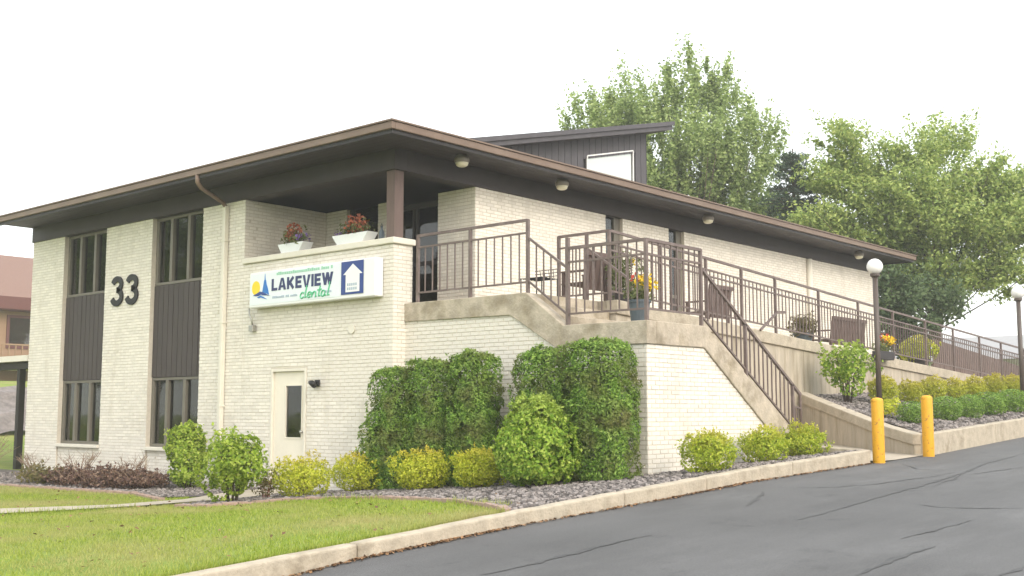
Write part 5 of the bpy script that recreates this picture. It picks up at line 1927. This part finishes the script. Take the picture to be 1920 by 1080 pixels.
# ------------------------------------------------------------------ red-roofed house behind on the left
hz = ground_z(17, 46)
hs = tag(empty('red_roofed_house', (14, 50, hz)), 'tan house with red-brown roof and dark red trim on the left', 'house')
MB().box(3, 26, 46.0, 56, hz - 1, 7.0).build('wall', M['tan_wall'], hs)
MB().prism([(45.2, 7.55), (51, 10.6), (56.8, 7.55)], 'x', 2.2, 26.8).build('roof', M['red_roof'], hs)
MB().box(2.1, 26.9, 45.1, 45.19, 6.95, 7.62).build('fascia', M['red_trim'], hs)
MB().box(2.3, 26.7, 45.2, 46.0, 6.9, 7.0).build('soffit', M['red_trim'], hs)
for xx in (7.5, 11.0, 15.05, 19, 23):
    wn = MB().box(xx - .75, xx + .75, 45.93, 45.995, 4.9, 6.7).build('window', M['red_trim'], hs)
    MB().box(xx - .6, xx + .6, 45.91, 45.925, 5.05, 6.55).build('pane', M['glass'], wn)
MB().box(2.0, 26.0, 43.9, 45.9, 3.9, 4.05).build('balcony', M['tan_wall'], hs)
for k in range(26):
    xx = 9.0 + k * .35
    MB().box(xx - .03, xx + .03, 43.92, 43.98, 4.05, 4.95).build('baluster', M['tan_wall'], hs)
MB().box(8.9, 18.0, 43.9, 44.0, 4.95, 5.03).build('balcony_rail', M['tan_wall'], hs)
# rock bank and white van below it
rk = MB()
r5 = random.Random(5)
nx_, ny_ = 40, 8
for j in range(ny_ + 1):
    for i in range(nx_ + 1):
        xx = -6 + 30 * i / nx_
        yy = 25.5 + 3.0 * j / ny_
        rk.v.append((xx, yy + r5.uniform(-.1, .1), ground_z(xx, yy) + .1 + 1.15 * sstep(j / ny_ * 1.2) + r5.uniform(-.12, .12)))
for j in range(ny_):
    for i in range(nx_):
        a = j * (nx_ + 1) + i
        rk.f.append((a, a + 1, a + nx_ + 2, a + nx_ + 1))
o = rk.build('rock_bank', M['rock_bank'])
tag(o, 'grey rocky bank beyond the side lawn', kind='structure')

def car(loc, rz, paint, label):
    e = tag(empty('parked_car', loc, rz), label, 'car')
    body = [(-2.15, .35), (-2.2, .75), (-2.0, .95), (-1.3, 1.02), (-.75, 1.45), (.95, 1.48), (1.75, 1.0), (2.15, .9), (2.2, .4)]
    MB().prism(body, 'y', -.85, .85).build('body', paint, e, local=True, bevel=.06)
    for s_ in (-1, 1):
        MB().prism([(-1.1, 1.03), (-.68, 1.38), (.1, 1.40), (.1, 1.03)], 'y', s_ * .852, s_ * .862).build('window', M['car_glass'], e, local=True)
        MB().prism([(.17, 1.03), (.17, 1.40), (.9, 1.40), (1.5, 1.03)], 'y', s_ * .852, s_ * .862).build('window', M['car_glass'], e, local=True)
        MB().box(2.17, 2.215, s_ * .55 - .15, s_ * .55 + .15, .68, .86).build('tail_light', M['red_light'], e, local=True)
        for xx in (-1.35, 1.35):
            wh = MB().tube([(xx, s_ * .66, .33), (xx, s_ * .87, .33)], .33, 18).build('wheel', M['tyre'], e, local=True)
            MB().tube([(xx, s_ * .86, .33), (xx, s_ * .88, .33)], .2, 12).build('rim', M['steel'], wh, local=True)
    return e
# ------------------------------------------------------------------ far right: fence, shed-like building, post, car
fz = ground_z(23, -1)
fe = tag(empty('board_fence', (24, -1.2, fz)), 'brown vertical board fence beyond the end of the ramp railing', 'fence')
def fence_top(x):
    return 3.72 - .075 * (x - 20.5)
x = 20.7
while x < 30:
    MB().box(x, x + .16, -1.62 + rnd.uniform(-.008, .008), -1.59, ramp_z(x) - .1, fence_top(x)).build('board', M['board_brown'], fe)
    x += .17
MB().bar((20.7, -1.56, 2.9), (30, -1.56, 2.4), .04, .09).build('rail', M['board_brown'], fe)

fb = tag(empty('white_building', (46, 2, 2.4)), 'low white building with pale grey gable roof at the far right', 'building')
MB().box(42, 54, -3, 10, 1.5, 4.0).build('wall', M['white_wall'], fb)
MB().prism([(41.3, 3.95), (48, 5.45), (54.7, 3.95)], 'y', -3.7, 10.7).build('roof', M['grey_roof'], fb)
for yy in (-1.0, 1.5, 4.2, 7.0):
    wn = MB().box(41.94, 41.995, yy - .5, yy + .5, 2.6, 3.6).build('window', M['sign'], fb)
    MB().box(41.92, 41.935, yy - .42, yy + .42, 2.68, 3.52).build('pane', M['glass'], wn)
gd = tag(empty('guard_rail', (36, 0, 2.2)), 'low brown guard rail across the far end of the lot', 'guard rail')
MB().bar((33.5, 3.2, 3.0), (37.5, -3.2, 3.0), .10, .16).build('beam', M['board_brown'], gd)
for t in (0.02, .33, .66, .98):
    p = Vector((33.55, 3.2, 0)).lerp(Vector((37.55, -3.2, 0)), t)
    MB().box(p.x - .06, p.x + .06, p.y - .06, p.y + .06, 1.4, 3.05).build('post', M['white_wall'] if t < .1 else M['board_brown'], gd)
lp = tag(empty('light_post', (33.5, -1.55, 1.9)), 'thick grey post with a small pale light near the right edge', 'light post')
MB().box(33.38, 33.62, -1.67, -1.43, 1.4, 4.45).build('post', M['housing'], lp)
MB().box(33.36, 33.64, -1.69, -1.41, 4.455, 4.85).build('lantern', M['white_wall'], lp, bevel=.03)
car((39.0, -.5, lot_z(39) + .25), R(100), M['car_white'], 'white car parked in front of the low white building')
car((9.5, 24.0, ground_z(9.5, 24) - .02), R(8), M['car_white'], 'white car with red tail light glimpsed under the carport')
sb = shrub_tag('grey_shrub', (35.5, -4.6, lot_z(35.5) + .2), 'sparse grey-brown shrub near the right edge behind the globe lamp', 'shrub', None)
foliage_ball('foliage', 1.3, 1.3, 2.2, 1500, .16, .07, M['lf_olive'], sb, np.random.default_rng(90), lift=.2, clump=.15)
stems(sb, M['twig'], 14, 2.0, 1.1, .03, pyr_)

# ------------------------------------------------------------------ pale summer haze
hv = bpy.data.materials.new('haze_air')
hv.use_nodes = True
hn = hv.node_tree.nodes
hn.remove(hn['Principled BSDF'])
pv = hn.new('ShaderNodeVolumePrincipled')
pv.inputs['Color'].default_value = (0.97, 0.98, 0.97, 1)
pv.inputs['Density'].default_value = 0.0013
pv.inputs['Anisotropy'].default_value = 0.2
hv.node_tree.links.new(pv.outputs[0], hn['Material Output'].inputs['Volume'])
tag(MB().box(-620, 820, -620, 920, -2.2, 18.8).build('haze', hv), 'pale haze in the air over the whole place', kind='stuff')

# ------------------------------------------------------------------ dry leaves and grit caught along the kerb
n = 1500
X = np.concatenate([rng.uniform(-9, 4.6, 900), rng.normal(-5.6, .7, 350), rng.normal(-.2, .7, 250)])
Y = -6.67 - np.abs(rng.normal(0, .035, n))
Zl = np.array([lotfn(x, y) + .012 for x, y in zip(X, Y)])
V, F = leaf_geo(np.stack([X, Y, Zl], 1), np.zeros((n, 3)) + np.array([0, 0, 1.0]), .05, .03, .3)
M['litter'] = mat('dry_leaf', (0.22, 0.125, 0.06), 0.9, island=0.5)
tag(np_mesh('leaf_litter', V, F, M['litter']), 'dry brown leaves and grit along the foot of the kerb', 'leaf litter', kind='stuff')

n = 260
X = rng.uniform(-9.5, -2.5, n)
Y = rng.uniform(-6.2, 6, n)
Zl = np.array([ground_z(x, y) + .04 for x, y in zip(X, Y)])
V, F = leaf_geo(np.stack([X, Y, Zl], 1), np.zeros((n, 3)) + np.array([0, 0, 1.0]), .06, .04, .3)
tag(np_mesh('fallen_leaves', V, F, M['litter']), 'few dry leaves scattered over the lawn', 'leaf litter', kind='stuff')
